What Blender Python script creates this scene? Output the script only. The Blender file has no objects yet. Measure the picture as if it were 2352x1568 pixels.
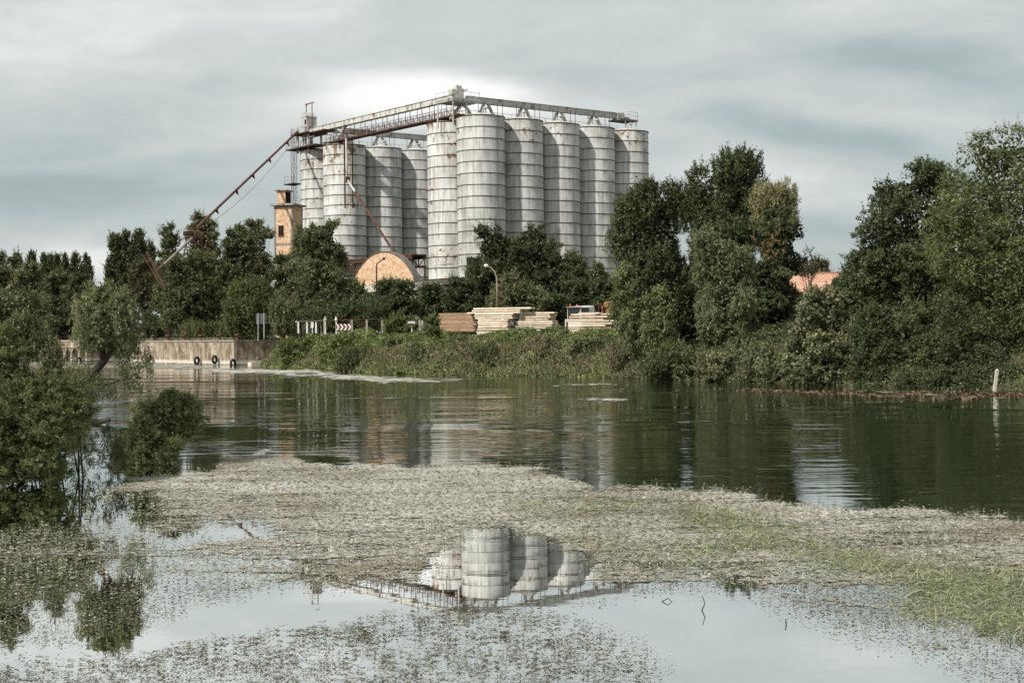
import bpy, math, random
import numpy as np
from mathutils import Vector, Matrix

C = bpy.context.scene.collection
sc = bpy.context.scene
R = math.radians
rng = np.random.default_rng(7)
random.seed(7)

# ------------------------------------------------------------------ camera
FPX, CAMH, ROLL = 3308.0, 3.37, 0.0115
PITCH = math.atan(19.2 / FPX)
FWD = np.array([0, math.cos(PITCH), -math.sin(PITCH)])
RGT = np.array([1.0, 0, 0]); UPV = np.cross(RGT, FWD)
EYE = np.array([0, 0, CAMH])
cam_d = bpy.data.cameras.new('camera'); cam = bpy.data.objects.new('camera', cam_d); C.objects.link(cam)
cam_d.sensor_width = 36; cam_d.lens = 36 * FPX / 2352; cam_d.clip_start = 0.5; cam_d.clip_end = 8000
rc = RGT * math.cos(ROLL) - UPV * math.sin(ROLL); uc = UPV * math.cos(ROLL) + RGT * math.sin(ROLL)
cam.matrix_world = Matrix(((rc[0], uc[0], -FWD[0], 0), (rc[1], uc[1], -FWD[1], 0), (rc[2], uc[2], -FWD[2], CAMH), (0, 0, 0, 1)))
sc.camera = cam

def ray(x, y):
    x = np.asarray(x, float) - 1176; y = np.asarray(y, float) - 784
    X = x * math.cos(ROLL) - y * math.sin(ROLL); Y = y * math.cos(ROLL) + x * math.sin(ROLL)
    return FWD * FPX + RGT * X[..., None] - UPV * Y[..., None]
def at(x, y, D):                       # the point at depth D on a sight line
    r = ray(x, y); return EYE + r * (D / r[1])
def gnd(x, y, z=0.0):                  # where a sight line meets a level surface
    r = ray(x, y); return EYE + r * ((z - CAMH) / r[..., 2])[..., None]
TH = .6607
D1 = np.array([math.cos(TH), math.sin(TH)]); D2 = np.array([-math.sin(TH), math.cos(TH)]); ORG = np.array([-4.317, 215.0])
def W(a, b, z):                        # the silo yard's own grid: a along the rows, b across
    q = ORG + D1 * a + D2 * b; return np.array([q[0], q[1], z])
def onplane(x, y, n, p0):
    r = ray(x, y); n = np.asarray(n, float); t = ((np.asarray(p0)[:2] - EYE[:2]) @ n) / (r[:2] @ n); return EYE + r * t
def Lp(x, y, a=None, b=None):
    if a is not None: return onplane(x, y, D1, W(a, 0, 0))
    return onplane(x, y, D2, W(0, b, 0))

# ------------------------------------------------------------------ sun, sky, exposure
SUN_AZ = np.array([-0.71, -0.704]); SUN_EL = R(44)
sd = bpy.data.lights.new('sun', 'SUN'); sd.energy = 4.9; sd.angle = R(2.0); sd.color = (1, .96, .89)
so = bpy.data.objects.new('sun', sd); C.objects.link(so)
sv = Vector((SUN_AZ[0] * math.cos(SUN_EL), SUN_AZ[1] * math.cos(SUN_EL), math.sin(SUN_EL)))
so.rotation_euler = sv.to_track_quat('Z', 'Y').to_euler(); so.location = (-60, -60, 80)

world = bpy.data.worlds.new('World'); sc.world = world; world.use_nodes = True
sc.view_settings.view_transform = 'Standard'; sc.view_settings.look = 'None'; sc.view_settings.exposure = 0.10; sc.view_settings.gamma = 1
sc.view_settings.use_curve_mapping = False

class NT:
    """small node-tree builder"""
    def __init__(s, tree): s.t = tree; s.n = tree.nodes; s.l = tree.links
    def node(s, kind, **kw):
        n = s.n.new(kind)
        for k, v in kw.items():
            if k == 'ins':
                for i, val in v.items():
                    if hasattr(val, 'is_output'): s.l.new(val, n.inputs[i])
                    else: n.inputs[i].default_value = val
            else: setattr(n, k, v)
        return n
    def math(s, op, a, b=0.5, c=None, clamp=False):
        n = s.node('ShaderNodeMath', operation=op, use_clamp=clamp, ins={0: a, 1: b})
        if c is not None:
            if hasattr(c, 'is_output'): s.l.new(c, n.inputs[2])
            else: n.inputs[2].default_value = c
        return n.outputs[0]
    def mix(s, f, a, b, blend='MIX'):
        n = s.node('ShaderNodeMix', data_type='RGBA', blend_type=blend)
        for sock, v in ((n.inputs[0], f), (n.inputs[6], a), (n.inputs[7], b)):
            if hasattr(v, 'is_output'): s.l.new(v, sock)
            else: sock.default_value = (*v, 1) if isinstance(v, tuple) and len(v) == 3 else v
        return n.outputs[2]
    def noise(s, vec, scale, detail=4, rough=.55, dist=0):
        n = s.node('ShaderNodeTexNoise', ins={'Scale': scale, 'Detail': detail, 'Roughness': rough, 'Distortion': dist})
        if vec is not None: s.l.new(vec, n.inputs['Vector'])
        return n.outputs['Fac']
    def mapping(s, vec, loc=(0, 0, 0), rot=(0, 0, 0), scale=(1, 1, 1), kind='POINT'):
        n = s.node('ShaderNodeMapping', vector_type=kind, ins={1: loc, 2: rot, 3: scale}); s.l.new(vec, n.inputs[0]); return n.outputs[0]
    def step(s, v, lo, hi, a=0.0, b=1.0):
        n = s.node('ShaderNodeMapRange', ins={0: v, 1: lo, 2: hi, 3: a, 4: b}); return n.outputs[0]
    def ramp(s, v, stops):
        n = s.node('ShaderNodeValToRGB'); s.l.new(v, n.inputs[0]); e = n.color_ramp.elements
        while len(e) < len(stops): e.new(.5)
        for k, (p, c) in enumerate(stops): e[k].position = p; e[k].color = (*c, 1)
        return n.outputs[0]

w = NT(world.node_tree); w.n.clear()
tc = w.node('ShaderNodeTexCoord'); sx = w.node('ShaderNodeSeparateXYZ'); w.l.new(tc.outputs['Generated'], sx.inputs[0])
ay = w.math('MAXIMUM', w.math('ABSOLUTE', sx.outputs[1]), .08)
uu = w.math('DIVIDE', sx.outputs[0], ay); vv = w.math('DIVIDE', w.math('ABSOLUTE', sx.outputs[2]), ay)
cb = w.node('ShaderNodeCombineXYZ', ins={0: uu, 1: vv}); uv = cb.outputs[0]
warp = w.node('ShaderNodeTexNoise', ins={'Scale': 6.0, 'Detail': 3.0}); w.l.new(w.mapping(uv, scale=(1, 2.6, 1)), warp.inputs['Vector'])
wv = w.node('ShaderNodeVectorMath', operation='MULTIPLY_ADD'); w.l.new(warp.outputs['Color'], wv.inputs[0]); wv.inputs[1].default_value = (.10, .045, 0); w.l.new(uv, wv.inputs[2])
uvw = w.node('ShaderNodeVectorMath', operation='ADD', ins={1: (-.05, -.0225, 0)}); w.l.new(wv.outputs[0], uvw.inputs[0]); uvw = uvw.outputs[0]
def sky_uv(x, y):
    r = ray(x, y); return r[0] / r[1], r[2] / r[1]
val = w.step(vv, 0.0, .24, .41, .56)
# broad cloud banks, laid out by direction in the sky: (x, y, half width, half height, tilt, weight)
for (x, y, su, sv_, rot, wt) in [(930, 235, 380, 135, 6, .22), (980, 225, 240, 90, 5, .24), (520, 330, 420, 90, -12, .11), (300, 60, 600, 160, -4, .10), (120, 470, 420, 60, -6, -.15),
                                (350, 385, 500, 45, -10, -.12), (230, 600, 260, 55, 0, .22), (1900, 300, 420, 40, 9, -.15), (2200, 150, 420, 60, 12, -.16), (1500, 60, 600, 60, -4, .02),
                                (1750, 420, 300, 90, 5, .13), (1950, 230, 420, 35, 8, .10), (1900, 540, 180, 40, 0, -.08), (2250, 290, 260, 70, 10, .04), (1300, 250, 300, 80, 10, .06)]:
    u0, v0 = sky_uv(x, y)
    m = w.mapping(uvw, (u0, v0, 0), (0, 0, R(-rot)), (su / FPX * 1.5, sv_ / FPX * 1.5, 1), 'TEXTURE')
    g = w.node('ShaderNodeTexGradient', gradient_type='SPHERICAL'); w.l.new(m, g.inputs[0])
    sm = w.node('ShaderNodeMapRange', interpolation_type='SMOOTHERSTEP', ins={0: g.outputs['Fac'], 3: 0.0, 4: wt}); val = w.math('ADD', val, sm.outputs[0])
n1 = w.noise(w.mapping(uvw, rot=(0, 0, R(6)), scale=(2.6, 12, 1)), 1.0, 6, .55)
n2 = w.noise(w.mapping(uvw, (3, 5, 0), rot=(0, 0, R(-4)), scale=(9, 27, 1)), 1.0, 8, .66)
val = w.math('ADD', val, w.math('MULTIPLY', w.math('SUBTRACT', n1, .5), .50))
val = w.math('ADD', val, w.math('MULTIPLY', w.math('SUBTRACT', n2, .5), .34))
cloud = w.ramp(val, [(0.08, (.25, .325, .335)), (.36, (.40, .465, .47)), (.60, (.60, .64, .63)), (.85, (.93, .94, .915)), (1.0, (1.0, 1.0, .98))])
sky = w.node('ShaderNodeTexSky', sky_type='NISHITA', sun_disc=False, sun_elevation=SUN_EL, sun_rotation=math.atan2(SUN_AZ[0], SUN_AZ[1]))
b1 = w.node('ShaderNodeBackground', ins={1: .1}); w.l.new(sky.outputs[0], b1.inputs[0])
b2 = w.node('ShaderNodeBackground', ins={1: 1.0}); w.l.new(cloud, b2.inputs[0])
ms = w.node('ShaderNodeMixShader', ins={0: .96}); w.l.new(b1.outputs[0], ms.inputs[1]); w.l.new(b2.outputs[0], ms.inputs[2])
wo = w.node('ShaderNodeOutputWorld'); w.l.new(ms.outputs[0], wo.inputs[0])

# ------------------------------------------------------------------ materials
def new_mat(name):
    m = bpy.data.materials.new(name); m.use_nodes = True; t = NT(m.node_tree); t.n.clear()
    out = t.node('ShaderNodeOutputMaterial'); return m, t, out
def pbsdf(t, col, rough=.7, spec=.3, metal=0.0):
    b = t.node('ShaderNodeBsdfPrincipled', ins={'Roughness': rough, 'Specular IOR Level': spec, 'Metallic': metal})
    if hasattr(col, 'is_output'): t.l.new(col, b.inputs['Base Color'])
    else: b.inputs['Base Color'].default_value = (*col, 1)
    return b
def objvec(t): return t.node('ShaderNodeTexCoord').outputs['Object']
def geopos(t): return t.node('ShaderNodeNewGeometry').outputs['Position']
def simple(name, c0, c1, scale=1.5, rough=.7, spec=.3, stretch=(1, 1, 1), lo=.35, hi=.65, bump=0):
    m, t, out = new_mat(name); v = t.mapping(geopos(t), scale=stretch)
    n = t.noise(v, scale, 6, .65); b = pbsdf(t, t.mix(t.step(n, lo, hi), c0, c1), rough, spec)
    if bump:
        bp = t.node('ShaderNodeBump', ins={'Strength': bump, 'Distance': .03}); t.l.new(t.noise(v, scale * 6, 4), bp.inputs['Height']); t.l.new(bp.outputs[0], b.inputs['Normal'])
    t.l.new(b.outputs[0], out.inputs[0]); return m
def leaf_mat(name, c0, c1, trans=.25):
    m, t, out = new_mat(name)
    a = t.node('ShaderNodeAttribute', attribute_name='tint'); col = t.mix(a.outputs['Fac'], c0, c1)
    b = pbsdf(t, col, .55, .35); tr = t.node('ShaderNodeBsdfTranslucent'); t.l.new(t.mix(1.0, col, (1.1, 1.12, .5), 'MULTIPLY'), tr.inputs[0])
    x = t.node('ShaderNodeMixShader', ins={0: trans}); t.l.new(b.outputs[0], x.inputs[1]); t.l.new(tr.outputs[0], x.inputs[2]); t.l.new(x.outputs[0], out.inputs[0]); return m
LEAF = dict(
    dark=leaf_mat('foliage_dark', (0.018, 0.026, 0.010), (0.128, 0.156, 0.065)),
    mid=leaf_mat('foliage_mid', (0.031, 0.041, 0.016), (0.184, 0.206, 0.089)),
    olive=leaf_mat('foliage_olive', (0.049, 0.057, 0.026), (0.268, 0.271, 0.141)),
    bright=leaf_mat('foliage_bright', (.042, .056, .018), (.190, .215, .085), .3),
    silver=leaf_mat('foliage_silver', (.085, .096, .046), (.290, .305, .170), .32),
    pale=leaf_mat('foliage_pale', (.16, .15, .075), (.40, .375, .215)),
    brown=leaf_mat('foliage_brown', (.040, .038, .020), (.150, .138, .075)),
    orange=leaf_mat('foliage_orange', (.085, .058, .025), (.235, .165, .075)),
    vine=leaf_mat('foliage_vine', (.075, .092, .034), (.280, .300, .145), .3),
    ivy=leaf_mat('foliage_ivy', (.046, .066, .020), (.225, .265, .095), .3),
    reed=leaf_mat('reed_blades', (0.045, 0.050, 0.023), (0.309, 0.278, 0.169), .3),
    plume=leaf_mat('reed_plumes', (.10, .07, .05), (.22, .16, .115)),
    weed=leaf_mat('weed_blades', (.045, .062, .022), (.40, .41, .24), .2),
    fleck=leaf_mat('weed_flecks', (.055, .048, .030), (.50, .475, .39), .1),
    litter=leaf_mat('leaf_litter', (.03, .022, .012), (.20, .13, .08), .1))
BARK = simple('bark', (.022, .018, .014), (.06, .05, .04), 2, .9, .1, (1, 1, .25))
RUST = simple('rusty_steel', (.055, .026, .019), (.15, .080, .055), 1.6, .85, .15)
RUSTD = simple('dark_rusty_steel', (.035, .022, .016), (.11, .06, .04), 1.2, .85, .15)
STEEL = simple('weathered_white_steel', (.55, .55, .51), (.17, .10, .065), 1.4, .6, .3, (1, 1, .5), .48, .66)
STEELG = simple('weathered_grey_steel', (.42, .42, .40), (.14, .10, .075), 1.3, .6, .3, (1, 1, .4), .50, .68)
CONC = simple('concrete', (.36, .33, .28), (.20, .17, .14), .7, .85, .2, (1, 1, .5))
CONCD = simple('dark_concrete', (.17, .155, .135), (.08, .07, .06), .6, .9, .2, (1, 1, .4))
WHITE = simple('white_paint', (.74, .73, .69), (.55, .52, .47), 2, .5, .4)
def timber_mat(name, c0, c1, c2, sc_):
    m, t, out = new_mat(name); oi = t.node('ShaderNodeObjectInfo').outputs['Random']; n = t.noise(t.mapping(geopos(t), scale=(1, 1, sc_)), 1.6, 5, .65)
    col = t.mix(t.step(n, .45, .72), c0, c1); col = t.mix(t.step(oi, .45, 1.0, 0, .65), col, c2); b = pbsdf(t, col, .75, .2); t.l.new(b.outputs[0], out.inputs[0]); return m
TIMB = timber_mat('fresh_sawn_timber', (.74, .63, .50), (.46, .32, .20), (.44, .36, .28), 3)
TIMBO = timber_mat('weathered_timber', (.46, .30, .19), (.22, .13, .08), (.20, .14, .10), 5)
LOG = simple('log_bark', (.33, .17, .075), (.16, .08, .04), 2, .8, .2)
RUBBER = simple('black_rubber', (.012, .012, .013), (.03, .03, .03), 3, .6, .4)
GLASS = simple('dark_glass', (.012, .016, .018), (.03, .035, .035), .4, .08, .6)
BLACK = simple('dark_opening', (.006, .006, .006), (.012, .011, .010), 1, .9, .1)
ORANGE = simple('orange_plastic', (.62, .12, .025), (.42, .085, .02), 3, .5, .4)
RED = simple('red_paint', (.45, .06, .035), (.30, .05, .03), 3, .5, .4)
SIGNG = simple('grey_sign_back', (.075, .078, .082), (.12, .12, .125), 1.2, .6, .3)
PALEWOOD = simple('bleached_wood', (.68, .62, .52), (.48, .42, .34), 2, .8, .2)
SOIL = simple('soil_and_grass', (.050, .058, .022), (.115, .095, .055), .25, .95, .1, bump=.6)
MUD = simple('bank_mud', (.030, .026, .018), (.065, .055, .035), .6, .9, .2, bump=.6)

def silo_mat(name, rust):
    m, t, out = new_mat(name)
    uvn = t.node('ShaderNodeUVMap'); oi = t.node('ShaderNodeObjectInfo')
    off = t.node('ShaderNodeCombineXYZ', ins={0: t.math('MULTIPLY', oi.outputs['Random'], 91.0), 1: 0.0, 2: t.math('MULTIPLY', oi.outputs['Random'], 37.0)})
    va = t.node('ShaderNodeVectorMath', operation='ADD'); t.l.new(uvn.outputs[0], va.inputs[0]); t.l.new(off.outputs[0], va.inputs[1]); v = va.outputs[0]
    br = t.node('ShaderNodeTexBrick', offset=.37, squash=1, ins={'Color1': (.70, .705, .69, 1), 'Color2': (.56, .565, .55, 1), 'Mortar': (.20, .17, .14, 1), 'Scale': 1.0, 'Mortar Size': .022, 'Mortar Smooth': .3, 'Bias': -.25, 'Brick Width': 4.5, 'Row Height': 1.7})
    t.l.new(v, br.inputs['Vector']); col = br.outputs['Color']
    big = t.noise(t.mapping(v, scale=(1, .6, 1)), .35, 6, .65); col = t.mix(1.0, col, t.ramp(big, [(.32, (.60, .59, .56)), (.50, (.98, .98, .97)), (.70, (1.10, 1.10, 1.09))]), 'MULTIPLY'); tone = t.math('MULTIPLY_ADD', oi.outputs['Random'], .26, .80); tn_ = t.node('ShaderNodeCombineXYZ', ins={0: tone, 1: tone, 2: tone}); col = t.mix(1.0, col, tn_.outputs[0], 'MULTIPLY')
    sp = t.node('ShaderNodeSeparateXYZ'); t.l.new(uvn.outputs[0], sp.inputs[0])
    fr = t.math('FRACT', t.math('DIVIDE', sp.outputs[1], 1.7)); fr2 = t.math('POWER', fr, 1.3)
    st = t.noise(t.mapping(v, scale=(2.4, .16, 1)), 1.0, 5, .7)                       # drip streaks hang from each seam
    st = t.math('MULTIPLY', t.step(st, .47, .66), t.math('ADD', t.math('MULTIPLY', fr2, .8), .25), clamp=True)
    col = t.mix(t.math('MULTIPLY', st, .82), col, (.185, .15, .115))
    st2 = t.noise(t.mapping(v, (4, 9, 2), scale=(.9, .05, 1)), 1.0, 4, .6)
    col = t.mix(t.step(st2, .50, .74, 0, .72), col, (.20, .185, .16))
    top = t.step(sp.outputs[1], 19.0, 24.0)
    rn = t.noise(t.mapping(v, (2, 2, 5), scale=(1.5, 1.0, 1)), 1.0, 5, .62)
    rn2 = t.noise(v, .16, 2, .5)
    rr = t.math('ADD', rn, t.math('ADD', t.math('MULTIPLY', t.math('SUBTRACT', rn2, .5), .55), t.math('MULTIPLY', top, .055)))
    edge = t.math('MULTIPLY', t.math('POWER', t.math('ABSOLUTE', t.math('SUBTRACT', fr, .5)), 6.0), 4.5)
    rr = t.math('ADD', rr, edge)
    rmask = t.step(rr, .735 - rust, .765 - rust)
    col = t.mix(t.math('MULTIPLY', rmask, .92), col, t.ramp(rn, [(.4, (.16, .075, .035)), (.75, (.045, .026, .018))]))
    halo = t.step(rr, .655 - rust, .755 - rust, 0, .30); col = t.mix(halo, col, (.36, .23, .13))
    b = pbsdf(t, col, .62, .3)
    dn = t.noise(t.mapping(v, scale=(.7, .5, 1)), 1.0, 2, .5)
    bp = t.node('ShaderNodeBump', ins={'Strength': .35, 'Distance': .12}); t.l.new(dn, bp.inputs['Height']); t.l.new(bp.outputs[0], b.inputs['Normal'])
    t.l.new(b.outputs[0], out.inputs[0]); return m
SILO = silo_mat('silo_paint', .040); SILOR = silo_mat('silo_paint_rusted', .092)

def brick_mat():
    m, t, out = new_mat('orange_brick'); v = t.node('ShaderNodeUVMap').outputs[0]
    br = t.node('ShaderNodeTexBrick', offset=.5, ins={'Color1': (.55, .32, .17, 1), 'Color2': (.66, .46, .30, 1), 'Mortar': (.56, .44, .32, 1), 'Scale': 1.0, 'Mortar Size': .03, 'Bias': 0.0, 'Brick Width': .36, 'Row Height': .24})
    t.l.new(v, br.inputs['Vector'])
    n = t.noise(v, .9, 5, .65); col = t.mix(t.step(n, .42, .62, 0, .8), br.outputs['Color'], (.70, .56, .42))
    n = t.noise(t.mapping(v, (7, 3, 0)), 2.1, 4, .7); col = t.mix(t.step(n, .48, .62, 0, .8), col, (.43, .165, .05))
    n = t.noise(t.mapping(v, (1, 3, 0), scale=(1.6, .25, 1)), 1, 4, .6); col = t.mix(t.step(n, .55, .8, 0, .55), col, (.30, .20, .13))
    b = pbsdf(t, col, .85, .2); t.l.new(b.outputs[0], out.inputs[0]); return m
BRICK = brick_mat()
def quay_mat():
    m, t, out = new_mat('stained_quay_concrete'); v = geopos(t); s = t.node('ShaderNodeSeparateXYZ'); t.l.new(v, s.inputs[0])
    n = t.noise(t.mapping(v, scale=(.8, .8, .45)), 1.3, 7, .75); col = t.mix(t.step(n, .40, .60), (.42, .36, .285), (.18, .118, .07))
    n = t.noise(t.mapping(v, (3, 1, 2), scale=(1.3, 1.3, .22)), 1.3, 6, .72); col = t.mix(t.step(n, .48, .64, 0, .85), col, (.105, .068, .045))
    n = t.noise(v, .8, 5, .65); col = t.mix(t.step(n, .58, .70, 0, .7), col, (.58, .54, .47))
    tide = t.math('ADD', s.outputs[2], t.math('MULTIPLY', t.noise(v, 1.5, 4), .25))
    col = t.mix(t.step(tide, .50, .72, .75, 0), col, (.60, .55, .47)); col = t.mix(t.step(tide, .16, .24, .9, 0), col, (.05, .045, .035))
    b = pbsdf(t, col, .85, .2); t.l.new(b.outputs[0], out.inputs[0]); return m
QUAY = quay_mat()
def tile_mat():
    m, t, out = new_mat('red_roof_tiles'); v = t.node('ShaderNodeUVMap').outputs[0]
    br = t.node('ShaderNodeTexBrick', offset=.5, ins={'Color1': (.50, .25, .16, 1), 'Color2': (.62, .38, .27, 1), 'Mortar': (.27, .13, .09, 1), 'Scale': 1.0, 'Mortar Size': .06, 'Brick Width': .55, 'Row Height': .42}); t.l.new(v, br.inputs['Vector'])
    n = t.noise(v, .9, 5, .6); col = t.mix(t.step(n, .5, .7, 0, .5), br.outputs['Color'], (.60, .50, .41))
    b = pbsdf(t, col, .8, .2); t.l.new(b.outputs[0], out.inputs[0]); return m
TILE = tile_mat()

def water_mat():
    m, t, out = new_mat('river_water'); v = geopos(t); s = t.node('ShaderNodeSeparateXYZ'); t.l.new(v, s.inputs[0])
    q = t.math('ADD', s.outputs[1], t.math('MULTIPLY', s.outputs[0], .8))          # the calm pool lies this side of a slanting line
    q = t.math('ADD', q, t.math('MULTIPLY', t.math('SUBTRACT', t.noise(v, .12, 3), .5), 9.0))
    amp = t.math('MULTIPLY', t.step(q, 29, 38, .03, 1), t.step(s.outputs[1], 70, 130, 1, .55))
    patch = t.noise(t.mapping(v, scale=(.035, .11, 1)), 1.0, 4, .6); amp = t.math('MULTIPLY', amp, t.step(patch, .36, .64, .35, 1.35))
    h1 = t.noise(t.mapping(v, scale=(.42, 1.5, 1)), 1.0, 2, .5)
    h2 = t.noise(t.mapping(v, (5, 2, 0), (0, 0, R(12)), (1.5, 5.5, 1)), 1.0, 2, .5)
    h = t.math('ADD', t.math('MULTIPLY', h1, .034), t.math('MULTIPLY', h2, .0045)); h = t.math('MULTIPLY', h, amp); h3 = t.noise(t.mapping(v, (2, 9, 0), scale=(.10, .42, 1)), 1.0, 2, .5); pz = t.noise(t.mapping(v, (7, 3, 0), scale=(.03, .06, 1)), 1.0, 3, .6); h = t.math('ADD', h, t.math('MULTIPLY', h3, t.math('MULTIPLY', t.step(pz, .50, .66, .0, .17), t.step(q, 36, 44))))
    bp = t.node('ShaderNodeBump', ins={'Strength': 1.0, 'Distance': 1.0}); t.l.new(h, bp.inputs['Height'])
    fr = t.node('ShaderNodeFresnel', ins={'IOR': 1.33}); t.l.new(bp.outputs[0], fr.inputs['Normal'])
    calm = t.step(q, 30, 37, .09, .60); fac = t.math('POWER', fr.outputs[0], calm)
    d = t.node('ShaderNodeBsdfDiffuse', ins={'Color': (.008, .014, .006, 1)}); g = t.node('ShaderNodeBsdfGlossy', ins={'Color': (.99, 1, .985, 1), 'Roughness': .012}); t.l.new(bp.outputs[0], g.inputs['Normal'])
    x = t.node('ShaderNodeMixShader'); t.l.new(fac, x.inputs[0]); t.l.new(d.outputs[0], x.inputs[1]); t.l.new(g.outputs[0], x.inputs[2]); t.l.new(x.outputs[0], out.inputs[0]); return m
WATER = water_mat()
def matweed_mat(name, sc=(1, 1, 1)):
    m, t, out = new_mat(name); v = t.mapping(geopos(t), scale=sc)
    den = t.node('ShaderNodeAttribute', attribute_name='cover').outputs['Fac']
    n = t.noise(v, 4.2, 5, .72); nb = t.noise(t.mapping(v, (9, 4, 0), scale=(.28, 1.0, 1)), 1.0, 4, .65)
    n9 = t.noise(t.mapping(v, (3, 8, 0)), 14.0, 3, .6); nn = t.math('ADD', t.math('MULTIPLY', n, .38), t.math('ADD', t.math('MULTIPLY', nb, .40), t.math('MULTIPLY', n9, .22)))
    th = t.step(den, 0, 1, .70, .415); mask = t.step(t.math('SUBTRACT', nn, th), -.012, .022)
    c = t.noise(t.mapping(v, (2, 7, 0)), 9.0, 5, .75); col = t.ramp(c, [(.32, (.085, .08, .06)), (.45, (.235, .228, .205)), (.57, (.41, .402, .375)), (.74, (.61, .60, .575))])
    c2 = t.noise(t.mapping(v, (5, 5, 0)), 5.0, 4, .7); col = t.mix(t.step(c2, .57, .70, 0, .65), col, (.20, .185, .11))
    big = t.noise(t.mapping(v, (1, 6, 0), scale=(.22, .30, 1)), 1.0, 5, .65); col = t.mix(1.0, col, t.ramp(big, [(.32, (.50, .46, .36)), (.48, (.95, .93, .88)), (.68, (1.25, 1.23, 1.19))]), 'MULTIPLY'); brn = t.noise(t.mapping(v, (4, 2, 0), scale=(.5, .9, 1)), 1.0, 6, .7); col = t.mix(t.step(brn, .52, .68, 0, .6), col, (.215, .185, .115))
    b = pbsdf(t, col, .9, 0.0); tr = t.node('ShaderNodeBsdfTransparent')
    bp = t.node('ShaderNodeBump', ins={'Strength': .5, 'Distance': .03}); t.l.new(c, bp.inputs['Height']); t.l.new(bp.outputs[0], b.inputs['Normal'])
    x = t.node('ShaderNodeMixShader'); t.l.new(mask, x.inputs[0]); t.l.new(tr.outputs[0], x.inputs[1]); t.l.new(b.outputs[0], x.inputs[2]); t.l.new(x.outputs[0], out.inputs[0]); return m
MATWEED = matweed_mat('floating_weed'); MATFAR = matweed_mat('weed_and_glints_far', (.11, .05, 1))

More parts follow.
